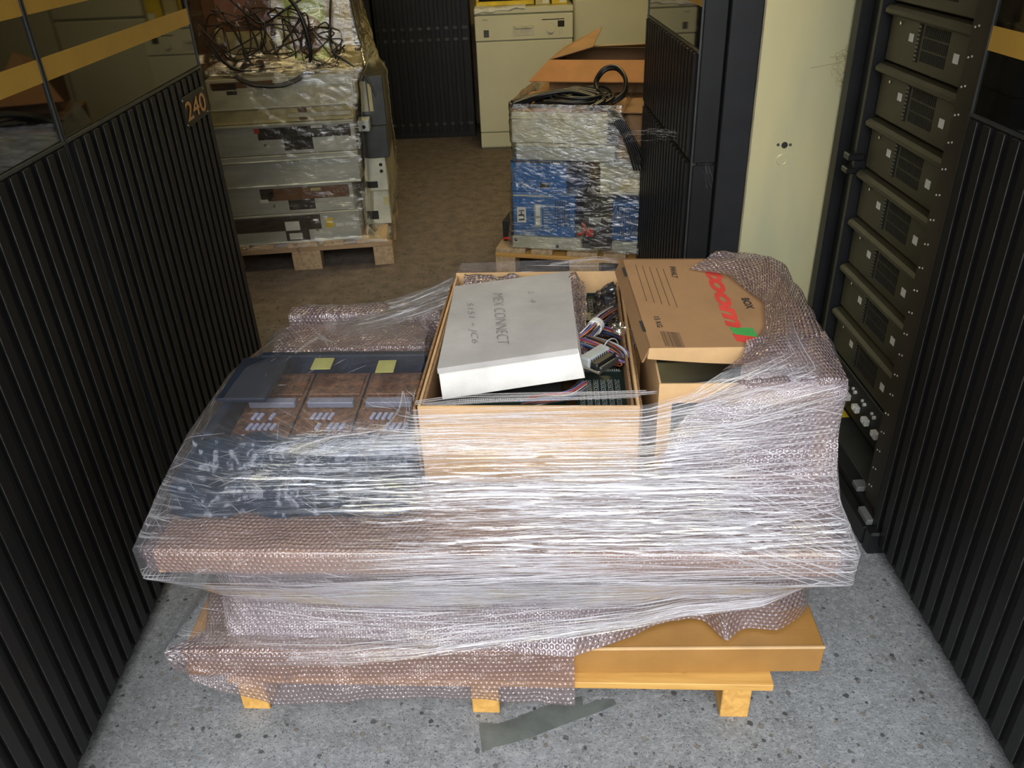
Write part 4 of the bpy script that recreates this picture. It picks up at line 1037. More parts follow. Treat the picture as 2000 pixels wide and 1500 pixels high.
# cream excelsior / film frill along the top right edge
fr = in_frame('film_frill', 'gathered edge of stretch film along the back and right of the archive box lid', 'plastic film', MF)
rr = random.Random(9); fm = MB()
cpx = [(1290, 521, .87), (1340, 507, .88), (1400, 503, .885), (1450, 507, .88), (1500, 525, .87), (1545, 555, .855), (1575, 585, .85), (1600, 640, .83), (1625, 700, .80)]
cp = bez([atz(*q) for q in cpx], 60)
for k in range(60):
    i0 = rr.randrange(0, 50); ln = rr.randrange(5, 16); off = Vector((rr.uniform(-.012, .014), rr.uniform(-.02, .01), rr.uniform(-.03, .012)))
    seg = [cp[min(59, i0+j)] + off + Vector((rr.uniform(-.003, .003), rr.uniform(-.003, .003), rr.uniform(-.004, .004))) for j in range(ln)]
    fm.tube(bez(seg[::2] if len(seg) > 6 else seg, 16), .0009, 4)
fm.build('film_strand', 'film', fr)

# ================================================================== STRETCH FILM OVER THE FRONT LOAD
sgn = 1.0
def film_shell(name, cols, par, mat, nr, nc, seed, haze_f, amp, sm=2):
    """cols: ring of columns (u, v, z per row) in frame MF, closed"""
    R_n = len(cols[0]); ctrl = [[MF.w(*c[r]) for c in cols] for r in range(R_n)]
    G, tr, tcv = resample(ctrl, nr, nc, True); G = smooth_grid(G, sm, True)
    RR, CC = np.meshgrid(tr, tcv, indexing='ij')
    n = normals(G)
    per = tcv[-1]; X = CC
    # tension folds: long thin ridges fanning slightly, plus crumples
    sl = RR + .045*X + .012*vnoise(RR, X, 3, 2.2, seed+5)
    f1 = np.abs(vnoise(sl, X, 120, 5, seed)); f1 = np.clip(1-f1*3.2, 0, 1)**1.5
    sl2 = RR - .10*X; f2 = np.abs(vnoise(sl2, X, 70, 6, seed+1)); f2 = np.clip(1-f2*4, 0, 1)**1.5
    f3 = vnoise(RR, X, 55, 40, seed+2)
    m = .5+.5*vnoise(RR, X, 7, 3.5, seed+3)
    d = (f1*.9 + f2*.5*m)*amp + f3*amp*.35*(1-m) + vnoise(RR, X, 9, 4, seed+4)*amp*1.2
    edge = np.minimum(1, np.minimum(np.arange(nc), nc-1-np.arange(nc))/6.)[None, :]
    lay = haze_f(G, RR, X)
    G = G + n*(d*edge*np.clip(lay*1.3+.12, 0, 1))[:, :, None]
    mb = grid_mb(G, tr, tcv, layers=lay); film = mb.build('film', mat, par, local=False)
    # crisp tension folds: thin white pleats along the film, bright streaks painted by colour
    n2 = normals(G); fb = MB(); rs = random.Random(seed); w_ = lay/lay.sum(); wz = np.array((G.reshape(-1, 3)[:, 2] < .50)*1.3 + 1.0).reshape(lay.shape); cum = np.cumsum((lay**1.1*wz).ravel()); cum /= cum[-1]
    n_cols = nc-1
    for k in range(3400):
        idx = int(np.searchsorted(cum, rs.random())); i, j = divmod(idx, nc)
        p = G[i, j]; q = np.array(MF.I @ Vector(p))
        short = False; ln = int(rs.uniform(10, 60)); cm = rs.gauss(-.035, .05)
        if q[0] > .40 and .50 < q[2]: cm = rs.choice((-.25, -.12, .55, .35)) + rs.gauss(0, .08)
        if q[2] < .40: cm = rs.gauss(-.02, .06)
        if (q[0] < -.30 and q[2] > .43) or (q[0] > .45 and rs.random() < .5): cm = rs.choice((-1, 1))*rs.uniform(.05, .8); ln = rs.randint(4, 8); short = True
        cr_ = tcv[1]-tcv[0]; rrw = tr[1]-tr[0]; pts = []; ph = rs.random()*6; am = rs.uniform(0, 2.)
        for t_ in range(ln):
            jj = j+t_; ii = i + cm*t_*cr_/rrw + am*sin(ph+t_*.12)
            if jj >= n_cols or ii < 1 or ii > nr-3: break
            i0 = int(ii); f = ii-i0
            pts.append(Vector(G[i0, jj]*(1-f)+G[i0+1, jj]*f + n2[i0, jj]*sgn*.0014))
        if len(pts) > 3:
            r0 = rs.uniform(.0003, .0008); r0 = r0*(.6 if short else 1); fb.tube(pts if short else pts[::2], (lambda t__, r0=r0: r0*(.25+sin(pi*min(1, max(0, t__)))) ), 4, cap=False)
    fo_ = fb.build('film_pleats', 'pleat', par, local=False); fo_['kind'] = 'stuff'
    return film
cols = [
 # back left
 [(-.17, .78, .66), (-.40, .90, .61), (-.63, .91, .565), (-.70, .90, .535), (-.715, .885, .505), (-.715, .885, .42), (-.68, .84, .31), (-.712, .84, .20)],
 [(-.17, .60, .685), (-.42, .57, .660), (-.672, .50, .625), (-.70, .48, .56), (-.722, .47, .505), (-.722, .47, .42), (-.67, .42, .30), (-.725, .42, .19)],
 # front left corner
 [(-.168, .40, .70), (-.42, .33, .668), (-.672, .215, .625), (-.705, .10, .56), (-.722, -.022, .505), (-.722, -.022, .428), (-.635, .070, .31), (-.745, -.01, .19)],
 [(-.166, .28, .705), (-.32, .22, .665), (-.52, .165, .618), (-.58, .07, .56), (-.60, -.026, .506), (-.60, -.026, .427), (-.57, .045, .30), (-.58, -.022, .175)],
 [(-.165, .22, .70), (-.22, .20, .665), (-.35, .160, .61), (-.35, .075, .56), (-.35, -.028, .507), (-.35, -.028, .427), (-.33, .030, .30), (-.32, -.028, .185)],
 [(-.163, .190, .705), (-.163, .188, .665), (-.16, .165, .61), (-.16, .075, .56), (-.16, -.028, .507), (-.16, -.028, .427), (-.15, .022, .30), (-.15, -.020, .205)],
 [(.05, .190, .710), (.05, .188, .67), (.05, .165, .61), (.05, .075, .56), (.05, -.028, .507), (.05, -.028, .427), (.05, .022, .31), (.05, .000, .225)],
 [(.315, .190, .712), (.315, .187, .67), (.315, .165, .61), (.315, .075, .56), (.315, -.028, .507), (.315, -.028, .427), (.31, .025, .325), (.31, .020, .255)],
 [(.40, .195, .735), (.40, .187, .69), (.40, .165, .62), (.40, .075, .56), (.40, -.028, .507), (.40, -.028, .427), (.40, .030, .345), (.40, .025, .285)],
 [(.47, .215, .775), (.50, .18, .70), (.52, .160, .63), (.54, .070, .56), (.55, -.028, .507), (.55, -.028, .427), (.56, .030, .35), (.56, .030, .31)],
 [(.60, .26, .800), (.712, .178, .755), (.70, .165, .64), (.695, .065, .56), (.716, -.026, .507), (.716, -.026, .428), (.67, .050, .36), (.64, .06, .33)],
 [(.64, .40, .812), (.728, .36, .765), (.716, .36, .64), (.705, .36, .56), (.722, .35, .507), (.722, .35, .422), (.70, .35, .36), (.69, .35, .33)],
 [(.60, .60, .845), (.70, .68, .75), (.70, .72, .64), (.71, .80, .56), (.715, .885, .507), (.715, .885, .422), (.70, .86, .36), (.69, .86, .33)],
 [(.30, .945, .73), (.30, .945, .69), (.30, .94, .62), (.30, .93, .56), (.30, .89, .507), (.30, .89, .422), (.30, .86, .34), (.30, .86, .28)],
 [(-.14, .945, .72), (-.14, .945, .68), (-.14, .94, .61), (-.14, .93, .56), (-.15, .89, .507), (-.15, .89, .422), (-.15, .86, .33), (-.15, .86, .24)],
]
sfm = in_frame('stretch_film_wrap', 'many turns of clear glossy stretch film wound around the whole front load', 'stretch film', MF)
I = np.array(MF.I)
def haze_front(G, RR, X):
    P = np.concatenate([G, np.ones(G.shape[:2]+(1,))], 2) @ I.T; u, v, z = P[..., 0], P[..., 1], P[..., 2]
    front = 1/(1+np.exp((v-.24)*18))
    band = np.clip((z-.26)/.12, .25, 1)*np.clip((.72-z)/.15, .15, 1)
    mid = np.exp(-((u-.0)/.55)**2)
    lay = (.22 + 1.35*band*(.35+.65*mid))*(front*.9+.1)
    slope = np.exp(-((z-.555)/.07)**2)*np.exp(-((u+.05)/.42)**2); lay += 2.0*slope  # extra whiteness paints the sky glare on the sloping middle
    lay *= np.where((z > .40) & (z < .512) & (v < .0), .38, 1.0)
    lay *= np.where((z > .60) & (u < -.165), .38, 1.0)
    lay *= 1-.62*np.clip((z-.585)/.03, 0, 1)*((u > -.165) & (u < .36))
    lay *= 1-.45*np.clip((u-.42)/.15, 0, 1)*(z > .52)
    lay *= 1-.45*np.clip((-.40-u)/.2, 0, 1)
    lay *= .65 + .7*vnoise(RR, X, 16, 3, 5)
    return np.clip(lay, .02, 2)
film_shell('film', cols, sfm, 'film', 520, 620, 101, haze_front, .0022, 2)
# taut film span behind, from the open carton down to the left rear corner
rows = []
for k_ in np.linspace(0, 1, 9):
    row = []
    A0 = BF.w(-.006, .68, .700); B0 = MF.w(-.50, .86, .60); A1 = BF.w(-.010, .50, .690); B1 = MF.w(-.62, .72, .585)
    A = A0.lerp(A1, k_); B = B0.lerp(B1, k_)
    for t_ in np.linspace(0, 1, 10):
        p = A.lerp(B, t_); p.z -= .02*sin(pi*t_); row.append(p)
    rows.append(row)
sp = in_frame('stretch_film_span', 'taut shiny span of stretch film from the open carton to the left rear corner', 'stretch film', MF)
G, tr, tcv = resample(rows, 120, 90); n = normals(G); RR, CC = np.meshgrid(tr, tcv, indexing='ij')
d = np.clip(1-np.abs(vnoise(RR, CC, 110, 2, 77))*3, 0, 1)*.004; G = G + n*d[:, :, None]
mb = grid_mb(G, tr, tcv, layers=np.full(G.shape[:2], 1.1)); mb.uv = mb.uv[:, ::1]; mb.build('film', 'film', sp, local=False)
# loose thicker film ropes and tails on the front load
def strands(name, label, paths, rad=.0014, mat='film_rope', spread=.004, n=4, seed=1):
    t = thing(name, label, 'plastic film', tuple(paths[0][0])); rr = random.Random(seed); b_ = MB()
    for P in paths:
        for k in range(n):
            o_ = Vector((rr.uniform(-1, 1), rr.uniform(-1, 1), rr.uniform(-1, 1)))*spread
            b_.tube(bez([Vector(p)+o_*(.4+.6*rr.random()) for p in P], 28), rad*rr.uniform(.6, 1.2), 5)
    b_.build('strand', mat, t, local=False); return t
M['film_rope'] = film_mat('gathered_film', haze=(.10, .35), streak=(80, 300), bumpd=.001, gl=2.2, hz=(.9, .88, .84))
zt = .66
strands('film_tail', 'loose twisted film tail standing beside the left wall of the open carton', [[atz(788, 765, .70), atz(780, 800, .67), atz(758, 830, .655), atz(730, 862, .645)], [atz(790, 768, .70), atz(795, 800, .68), atz(790, 830, .67)]], .0013, seed=3)
strands('film_tail', 'pale film tail lying across the navy chassis front', [[atz(565, 882, .64), atz(600, 866, .648), atz(650, 852, .655), atz(700, 845, .66), atz(735, 840, .66)]], .0016, seed=4)
strands('film_tail', 'small knotted film tail above the brown bubble-wrapped package at the left rear', [[atz(575, 690, .64), atz(620, 660, .665), atz(640, 672, .66)], [atz(610, 640, .67), atz(625, 655, .665), atz(650, 670, .66)]], .001, seed=5, n=3)
strands('film_tail', 'gathered film edge sweeping across the front of the archive box', [[atz(1300, 758, .715), atz(1400, 745, .74), atz(1480, 735, .755), atz(1535, 715, .775)], [atz(1250, 768, .712), atz(1350, 760, .72), atz(1450, 748, .745)]], .0014, seed=6, n=6)
strands('film_edge', 'rolled top edge of the stretch film across the front of the open carton', [[atz(812, 786, .705), atz(900, 775, .712), atz(1000, 772, .712), atz(1130, 768, .712), atz(1262, 765, .712)], [atz(830, 792, .70), atz(960, 782, .71), atz(1100, 778, .71), atz(1250, 772, .708)]], .0013, seed=7, n=6, spread=.006)
strands('film_edge', 'rolled film edge behind the open carton', [[atz(1075, 517, .71), atz(1120, 510, .72), atz(1170, 505, .725), atz(1205, 512, .72)]], .0016, seed=8, n=6, spread=.006)

# ================================================================== LEFT REAR PALLET (frame LF; u runs 0 at the right corner to negative)
def euro_pallet(fr, label, u0, u1, wood='wood_old', woodv='wood_oldv', w=.80):
    t = in_frame('euro_pallet', label, 'pallet', fr)
    L = u1-u0
    for k, (a_, b_) in enumerate(((u0, u0+.10), (u0+L*.5-.0725, u0+L*.5+.0725), (u1-.10, u1))):
        for v0 in (0, w/2-.05, w-.10): MB().box(a_, b_, v0, v0+.10, .0, .100, b=.002).build('block', woodv, t)
    for v0 in (0, w/2-.05, w-.1): MB().box(u0, u1, v0, v0+.10, .1005, .122, b=.0015).build('stringer_board', wood, t)
    wd = [.145, .10, .145, .10, .145]; n_ = len(wd); gap = (L-sum(wd))/(n_-1) if L > sum(wd) else .02
    x = u0
    n2 = max(4, int(L/.155)); pw_ = L/n2
    for k in range(n2):
        MB().box(x+.004, x+pw_*(.62 if k % 2 else .86), 0.0, w, .1225, .144, b=.0015).build('deck_board', woodv, t); x += pw_
    return t
euro_pallet(LF, 'old weathered wooden pallet at the left rear under the stack of server chassis', -.88, .005)
def chassis(nm, lab, fr, u0, u1, v0, v1, z0, z1, mat, feat=(), group='chassis on the left rear pallet', cat='server chassis'):
    T0 = Frame(*fr.w(u0, v0, 0)[:2], fr.a)
    t = in_frame(nm, lab, cat, T0, z0, group); w_, d_, h_ = u1-u0, v1-v0, z1-z0
    MB().box(0, w_, 0, d_, 0, h_, b=.003).build('case', mat, t)
    for (kind, a_, b_, c_, e_, mt) in feat:
        q = MB(); x0_, x1_, z0_, z1_ = a_*w_, b_*w_, c_*h_, e_*h_
        if kind == 'recess': q.box(x0_, x1_, -.0012, .002, z0_, z1_)
        elif kind == 'bolt': q.cyl((x0_, 0, z0_), (0, -1, 0), .009, .006, 16, r2=.006)
        elif kind == 'lip': q.box(x0_, x1_, -.012, 0, z0_, z1_, b=.002)
        else: q.box(x0_, x1_, -.003, .0, z0_, z1_, b=.001)
        q.build({'recess': 'recess', 'bolt': 'bolt', 'lip': 'flange', 'lab': 'label'}.get(kind, 'plate'), mt, t)
    return t
Z = [.145, .295, .440, .590, .737]
chassis('server_chassis', 'galvanised server chassis with white and yellow stickers, lowest of the left stack', LF, -.80, -.145, .03, .72, .1445, .293, 'steel',
    [('recess', 0, .70, .42, .93, 'dark_gap'), ('recess', .42, .60, .06, .42, 'dark_gap'), ('lab', .425, .535, .42, .74, 'label'), ('lab', .445, .545, .10, .32, 'label'), ('lab', .735, .795, .45, .78, 'label_yellow'), ('lab', .81, .87, .46, .58, 'label'), ('lab', .88, .98, .47, .58, 'label'), ('bolt', .665, 0, .66, 0, 'screw'), ('bolt', .665, 0, .40, 0, 'screw'), ('bolt', .03, 0, .40, 0, 'screw'), ('lip', .0, 1, .0, .05, 'steel'), ('lip', .98, 1, .05, 1, 'steel')])
chassis('server_chassis', 'galvanised server chassis with a dark cut-out, second from the bottom of the left stack', LF, -.81, -.16, .035, .72, .2945, .438, 'steel',
    [('recess', .36, .97, .48, .90, 'rust'), ('recess', .50, .70, .12, .48, 'dark_gap'), ('recess', .30, .40, .50, .92, 'dark_gap'), ('lab', .68, .76, .75, .86, 'cream_plastic'), ('bolt', .39, 0, .56, 0, 'screw'), ('bolt', .39, 0, .30, 0, 'screw'), ('bolt', .95, 0, .52, 0, 'screw'), ('lab', .29, .35, .42, .55, 'label'), ('lip', 0, 1, .93, 1, 'steel')])
chassis('server_chassis', 'plain galvanised server chassis without openings, in the middle of the left stack', LF, -.82, -.112, .025, .72, .4395, .588, 'steel', [('lip', 0, 1, .0, .06, 'steel'), ('lip', 0, 1, .82, .86, 'steel')])
chassis('server_chassis', 'galvanised server chassis with dark cut-out and small red sticker in the left stack', LF, -.80, -.112, .035, .72, .5895, .735, 'steel',
    [('recess', .33, .97, .50, .88, 'dark_gap'), ('recess', .50, .70, .12, .52, 'dark_gap'), ('plate', .60, .95, .58, .80, 'steel_dark'), ('lab', .31, .345, .72, .88, 'red_plastic'), ('bolt', .37, 0, .34, 0, 'screw'), ('bolt', .96, 0, .44, 0, 'screw'), ('lab', .70, .78, .80, .88, 'label'), ('lip', 0, 1, .93, 1, 'steel')])
chassis('server_chassis', 'thin tan-dusted chassis squeezed between the two upper units of the left stack', LF, -.79, -.11, .05, .70, .7365, .806, 'cream_plastic', [('lip', .55, .99, .3, .6, 'steel_warm'), ('recess', .62, .68, .1, .9, 'rust')])
chassis('server_chassis', 'wide galvanised chassis with drive slot, topmost of the left stack', LF, -.765, -.085, .035, .72, .8075, .946, 'steel_warm',
    [('recess', .03, .55, .70, .90, 'rust'), ('recess', .04, .20, .66, .86, 'dark_gap'), ('lab', .55, .94, .66, .96, 'steel'), ('lab', .45, .58, .80, .90, 'steel_warm'), ('recess', .13, .20, .50, .62, 'dark_gap'), ('lip', .0, 1, .0, .05, 'steel'), ('lip', .972, .99, .3, 1.0, 'steel')])
# pc units on top
u = chassis('computer_case', 'lime-green faced computer case with round perforated vent on top of the left stack', LF, -.43, -.115, .16, .62, .9475, 1.40, 'cream_plastic', [], group=None, cat='computer case')
q = MB(); q.box(.055, .235, -.004, .0, .045, .40, b=.002); q.build('face_plate', 'lime', u)
q = MB(); q.cyl((.140, -.0045, .155), (0, -1, 0), .088, .002, 40); q.build('vent_disc', 'perf', u)
q = MB(); q.box(.242, .305, -.004, 0, .14, .42, b=.002); q.build('side_plate', 'cream_plastic', u)
q = MB(); q.box(.235, .300, -.006, 0, .03, .115, b=.008); q.build('socket_plate', 'cream_plastic', u)
MB().box(.262, .288, -.008, -.005, .05, .085, b=.003).build('socket', 'dark_gap', u)
u = chassis('computer_case', 'dusty pink and yellow computer case at the top left of the left stack', LF, -.75, -.445, .20, .62, .9475, 1.36, 'rust', [], group=None, cat='computer case')
q = MB(); q.box(.08, .29, -.004, 0, .06, .18, b=.002); q.build('face_plate', 'cream_plastic', u)
q = MB(); q.box(.06, .20, -.004, 0, .22, .36, b=.004); q.build('cover', 'pink_plastic', u)
q = MB(); q.box(.04, .075, -.03, 0, .13, .20, b=.008); q.build('switch_block', 'cream_plastic', u)
# cables on top
def cable(name, label, paths, r, mat='cable', cat='cable', n=70, closed=False):
    t = thing(name, label, cat, tuple(paths[0][0])); 
    b_ = MB()
    for P in paths: b_.tube(bez(P, n), r, 8)
    b_.build('cord', mat, t, local=False); return t
def lw(u_, v_, z_): return LF.w(u_, v_, z_)
cx, cz = -.46, .962
loops = []
for k in range(1):
    P = []
    for i in range(46):
        a_ = i*2*pi/15; rr_ = 1-.03*math.floor(i/15)
        P.append(lw(cx+.235*rr_*cos(a_), .10+.085*rr_*sin(a_), .955+.018+.004*(i/15) - (.07 if sin(a_) < -.55 else 0)*min(1, (-sin(a_)-.55)*2.4)))
    loops.append(P)
cable('coiled_cable', 'large loop of dark cable hanging over the topmost chassis of the left stack', loops, .006)
rr = random.Random(12)
for k, (P, lb) in enumerate((
    ([(-.14, .15, 1.33), (-.16, .07, 1.18), (-.17, .05, 1.05), (-.10, .03, .99), (-.03, .02, .93), (.01, .0, .84)], 'thin black cable running down the right edge of the lime computer case'),
    ([(-.66, .12, 1.25), (-.60, .08, 1.15), (-.56, .06, 1.05), (-.54, .05, .985)], 'black cable hanging down in front of the dusty pink computer case'),
    ([(-.40, .10, 1.33), (-.31, .07, 1.24), (-.27, .05, 1.12), (-.27, .05, 1.02), (-.30, .08, .975)], 'thick black cable bundle crossing the round perforated vent'),
    ([(-.20, .10, 1.30), (-.34, .07, 1.23), (-.46, .08, 1.17), (-.52, .09, 1.20), (-.60, .10, 1.28)], 'black cable slung between the two computer cases'),
    ([(-.72, .1, 1.1), (-.66, .05, 1.02), (-.60, .03, .985), (-.50, .04, .975), (-.36, .06, .98)], 'dark cable lying along the front edge of the topmost chassis'))):
    cable('cable', lb, [[lw(*p) for p in P]], .0085 if k == 2 else .005)
rq = random.Random(33)
where = ['left', 'middle', 'right']
for g_i, (uc, zc_, rad_) in enumerate(((-.62, 1.12, .13), (-.40, 1.14, .13), (-.22, 1.06, .10))):
    paths = []
    for k in range(7):
        a0 = rq.uniform(0, 6.3); P = []
        for i in range(7):
            a_ = a0 + i*rq.uniform(.5, 1.1); r2_ = rad_*rq.uniform(.4, 1.2)
            P.append(lw(uc + r2_*cos(a_), .045 + rq.uniform(0, .07), max(.972, zc_ + r2_*.9*sin(a_))))
        paths.append(P)
    cable('cable_tangle', 'tangle of thin dark cables in front of the computer cases, ' + ('below the dusty pink case', 'between the two cases', 'by the lime case')[g_i], paths, .0032, 'cable_brown')
# units behind on the right
chassis('computer_unit', 'cream metal unit behind the lower server chassis of the left pallet', LF, -.55, .0, .74, 1.1, .1455, .42, 'steel_warm', [('recess', .86, .93, .5, .8, 'dark_gap')], group=None, cat='computer unit')
chassis('computer_unit', 'pale cream metal block jutting out right of the second server chassis', LF, -.142, .000, .22, .60, .1455, .330, 'steel_warm', [('recess', .20, .55, .15, .40, 'dark_gap'), ('plate', .8, .98, .55, .8, 'cream_plastic')], group=None, cat='computer unit')
chassis('computer_unit', 'cream metal block with side handle right of the plain chassis in the left stack', LF, -.100, .005, .20, .60, .3315, .50, 'steel_warm', [('bolt', .75, 0, .6, 0, 'dark_gap'), ('bolt', .75, 0, .8, 0, 'dark_gap'), ('recess', .0, .5, .1, .3, 'dark_gap')], group=None, cat='computer unit')
chassis('computer_unit', 'dark grey unit in the shadow right of the upper chassis of the left stack', LF, -.095, .03, .20, .62, .5015, .66, 'steel_dark', [], group=None, cat='computer unit')
chassis('computer_unit', 'small pale grey metal box sticking out right of the second chassis from the top', LF, -.100, -.045, .09, .18, .66+.0015, .715, 'steel', [('bolt', .5, 0, .4, 0, 'dark_gap')], group=None, cat='computer unit')
chassis('computer_unit', 'brownish unit with stacked cards right of the topmost chassis of the left stack', LF, -.083, .035, .20, .62, .662, .90, 'steel_dark', [('plate', .1, .3, .3, .9, 'steel_warm'), ('plate', .35, .5, .3, .85, 'cream_plastic')], group=None, cat='computer unit')
cs_ = in_frame('cardboard_sheet', 'dark brown cardboard sheet standing at the top left behind the left stack', 'cardboard', Frame(*LF.w(-.83, .30, 0)[:2], LF.a), .947)
MB().box(0, .078, .0, .30, 0, .55, b=.002).build('sheet', 'rust', cs_)
def ring_shell(fr, levels, name, label, mat, nr, nc, seed, amp, lay=1., sm=2):
    t = in_frame(name, label, 'stretch film', fr)
    ctrl = []
    for (z, poly) in levels: ctrl.append([fr.w(u_, v_, z + (dz[0] if dz else 0)) for (u_, v_, *dz) in poly])
    G, tr, tcv = resample(ctrl, nr, nc, True); G = smooth_grid(G, sm, True); n = normals(G)
    RR, CC = np.meshgrid(tr, tcv, indexing='ij')
    sl = RR + .25*CC; f1 = np.clip(1-np.abs(vnoise(sl, CC, 60, 8, seed))*3, 0, 1)**1.5
    sl = RR - .45*CC; f2 = np.clip(1-np.abs(vnoise(sl, CC, 45, 8, seed+1))*3, 0, 1)**1.5
    d = (f1*.6+f2*.5+vnoise(RR, CC, 30, 24, seed+2)*.6+vnoise(RR, CC, 7, 6, seed+3)*1.5)*amp
    d *= np.minimum(1, np.minimum(np.arange(nc), nc-1-np.arange(nc))/6.)[None, :]
    G = G + n*d[:, :, None]
    grid_mb(G, tr, tcv, layers=lay*(.6+.8*(.5+.5*vnoise(RR, CC, 6, 5, seed+6)))).build('film', mat, t, local=False); return t
q = lambda a_, b_, c_, d_, e_=0.: [(a_, d_), (a_, (c_+d_)/2), (a_, c_), (a_*.7+b_*.3, c_), ((a_+b_)/2, c_), (a_*.3+b_*.7, c_), (b_, c_), (b_, c_+.18), (b_+e_, c_+.36), (b_, (c_+d_)/2+.1), (b_, d_), ((a_+b_)/2, d_)]
ring_shell(LF, [(1.45, q(-.78, -.10, .13, .66)), (1.25, q(-.80, -.06, .12, .68, .02)), (1.05, q(-.81, -.03, .09, .72, .03)), (.965, q(-.82, -.02, .015, .80, .04)), (.90, q(-.825, -.06, .012, .82, .12)), (.74, q(-.83, -.07, .012, .84, .13)), (.55, q(-.84, -.08, .010, .90, .15)), (.35, q(-.85, -.10, .012, .86, .16)), (.16, q(-.86, -.12, .010, .84, .14)), (.13, q(-.885, .012, -.008, .82, .0))],
    'stretch_film_wrap', 'dusty brownish stretch film around the left rear pallet load of server chassis', 'film_back', 220, 320, 201, .0035, .8)

# ================================================================== RIGHT REAR PALLET (frame RF; u runs from the left corner)
euro_pallet(RF, 'pale wooden pallet at the right rear under the blue power supplies', -.005, .88, 'wood', 'wood_oldv')
def rch(*a_, **k_): return chassis(*a_, **k_)
GR = 'devices on the right rear pallet'
b1 = rch('power_supply', 'blue power supply case with LH label and vent slots, lowest left of the right stack', RF, .084, .385, .035, .50, .205, .418, 'blue', [], group=None, cat='power supply')
q_ = MB()
for i in range(9):
    for j in range(7): q_.box(.205+j*.011, .2115+j*.011, -.001, .001, .055+i*.014, .064+i*.014)
q_.build('vent_slots', 'blue_dark', b1)
MB().box(.020, .064, -.0015, 0, .065, .140, b=.0005).build('label', 'label', b1)
W_ = wmat(b1); text_mesh('LH', W_ @ Vector((.056, -.002, .077)), (0, 0, 1), (-1, 0, 0), .028, width=.052, mat='ink', parent=b1, bold=.03)
MB().box(.105, .140, -.0015, 0, .045, .160, b=.0005).build('rating_plate', 'grey_plastic', b1)
MB().box(.112, .133, -.0022, -.0014, .10, .15).box(.112, .133, -.0022, -.0014, .055, .09).build('printed_panel', 'label', b1)
q_ = MB(); [q_.box(.15+.0*i, .19-.008*(i % 3), -.0012, 0, .03+i*.013, .0335+i*.013) for i in range(10)]; q_.build('printed_lines', 'steel', b1)
MB().cyl((.094, 0, .105), (0, -1, 0), .005, .002, 12).build('hole', 'dark_gap', b1)
MB().box(.005, .19, -.008, 0, .196, .202, b=.001).build('trim', 'steel', b1)
b1b = rch('mounting_rail', 'bare metal base frame under the blue LH power supply', RF, .080, .417, .020, .50, .1445, .2035, 'steel_warm', [('bolt', .05, 0, .7, 0, 'dark_gap'), ('bolt', .66, 0, .3, 0, 'dark_gap')], group=None, cat='metal frame')
rch('power_supply', 'blue power supply case under crinkled film, stacked above the LH case', RF, .082, .345, .035, .48, .420, .572, 'blue', [('lab', .52, .70, .15, .32, 'steel_dark'), ('lip', 0, 1, .93, 1, 'blue_dark')], group=None, cat='power supply')
rch('metal_chassis', 'pale metal chassis with blue shimmer, in the middle of the right stack', RF, .112, .568, .030, .50, .574, .650, 'steel', [('lip', 0, 1, .86, 1, 'steel_warm')], group=GR, cat='metal chassis')
rch('metal_chassis', 'pale perforated metal chassis, topmost of the right stack below the cables', RF, .092, .532, .035, .46, .652, .786, 'steel_warm', [('lip', 0, 1, .80, .86, 'steel_warm')] + [('bolt', .06+.08*i, 0, .62, 0, 'dark_gap') for i in range(0)], group=GR, cat='metal chassis')
gb = rch('power_supply', 'blue power supply with fine grille at the right end of the right stack', RF, .565, .80, .030, .45, .205, .390, 'blue', [], group=None, cat='power supply')
q_ = MB(); [q_.box(.008+i*.0085, .0115+i*.0085, -.001, .001, .02, .17) for i in range(26)]; q_.build('grille', 'blue_dark', gb)
rch('black_device', 'black device with cables between the two blue power supplies', RF, .42, .562, .06, .45, .1445, .40, 'black2', [('plate', .2, .6, .5, .62, 'grey_plastic'), ('plate', .1, .35, .25, .4, 'red_plastic')], group=None, cat='device')
rch('metal_tray', 'flat galvanised tray under the right blue power supply', RF, .565, .80, .030, .50, .1445, .200, 'steel', [], group=None, cat='metal tray')
rch('metal_chassis', 'yellow-cream metal chassis at the right of the right stack above the fine grille', RF, .50, .80, .05, .45, .420, .571, 'steel_warm', [('plate', .3, .9, .1, .5, 'cream_plastic'), ('lip', 0, 1, .85, 1, 'steel')], group=GR, cat='metal chassis')
rch('small_carton', 'brown cardboard carton under film right of the topmost perforated chassis', RF, .572, .80, .10, .50, .574, .770, 'card', [], group=None, cat='box')
red_ = thing('red_wire', 'short red wire loop beside the LH power supply', 'cable', tuple(RF.w(.41, .02, .25)))
MB().tube(bez([RF.w(.40, .03, .225), RF.w(.425, .02, .235), RF.w(.435, .02, .265), RF.w(.42, .025, .285)], 20), .006, 8).build('cord', 'red_plastic', red_, local=False)
red_ = thing('red_wire', 'red wire lying on the left corner of the right pallet', 'cable', tuple(RF.w(.04, .1, .16)))
MB().tube(bez([RF.w(.02, .08, .165), RF.w(.045, .06, .175), RF.w(.075, .07, .160)], 20), .006, 8).build('cord', 'red_plastic', red_, local=False)
rch('black_device', 'small black box at the left edge of the right pallet', RF, .01, .078, .10, .40, .1445, .25, 'black2', [], group=None, cat='device')
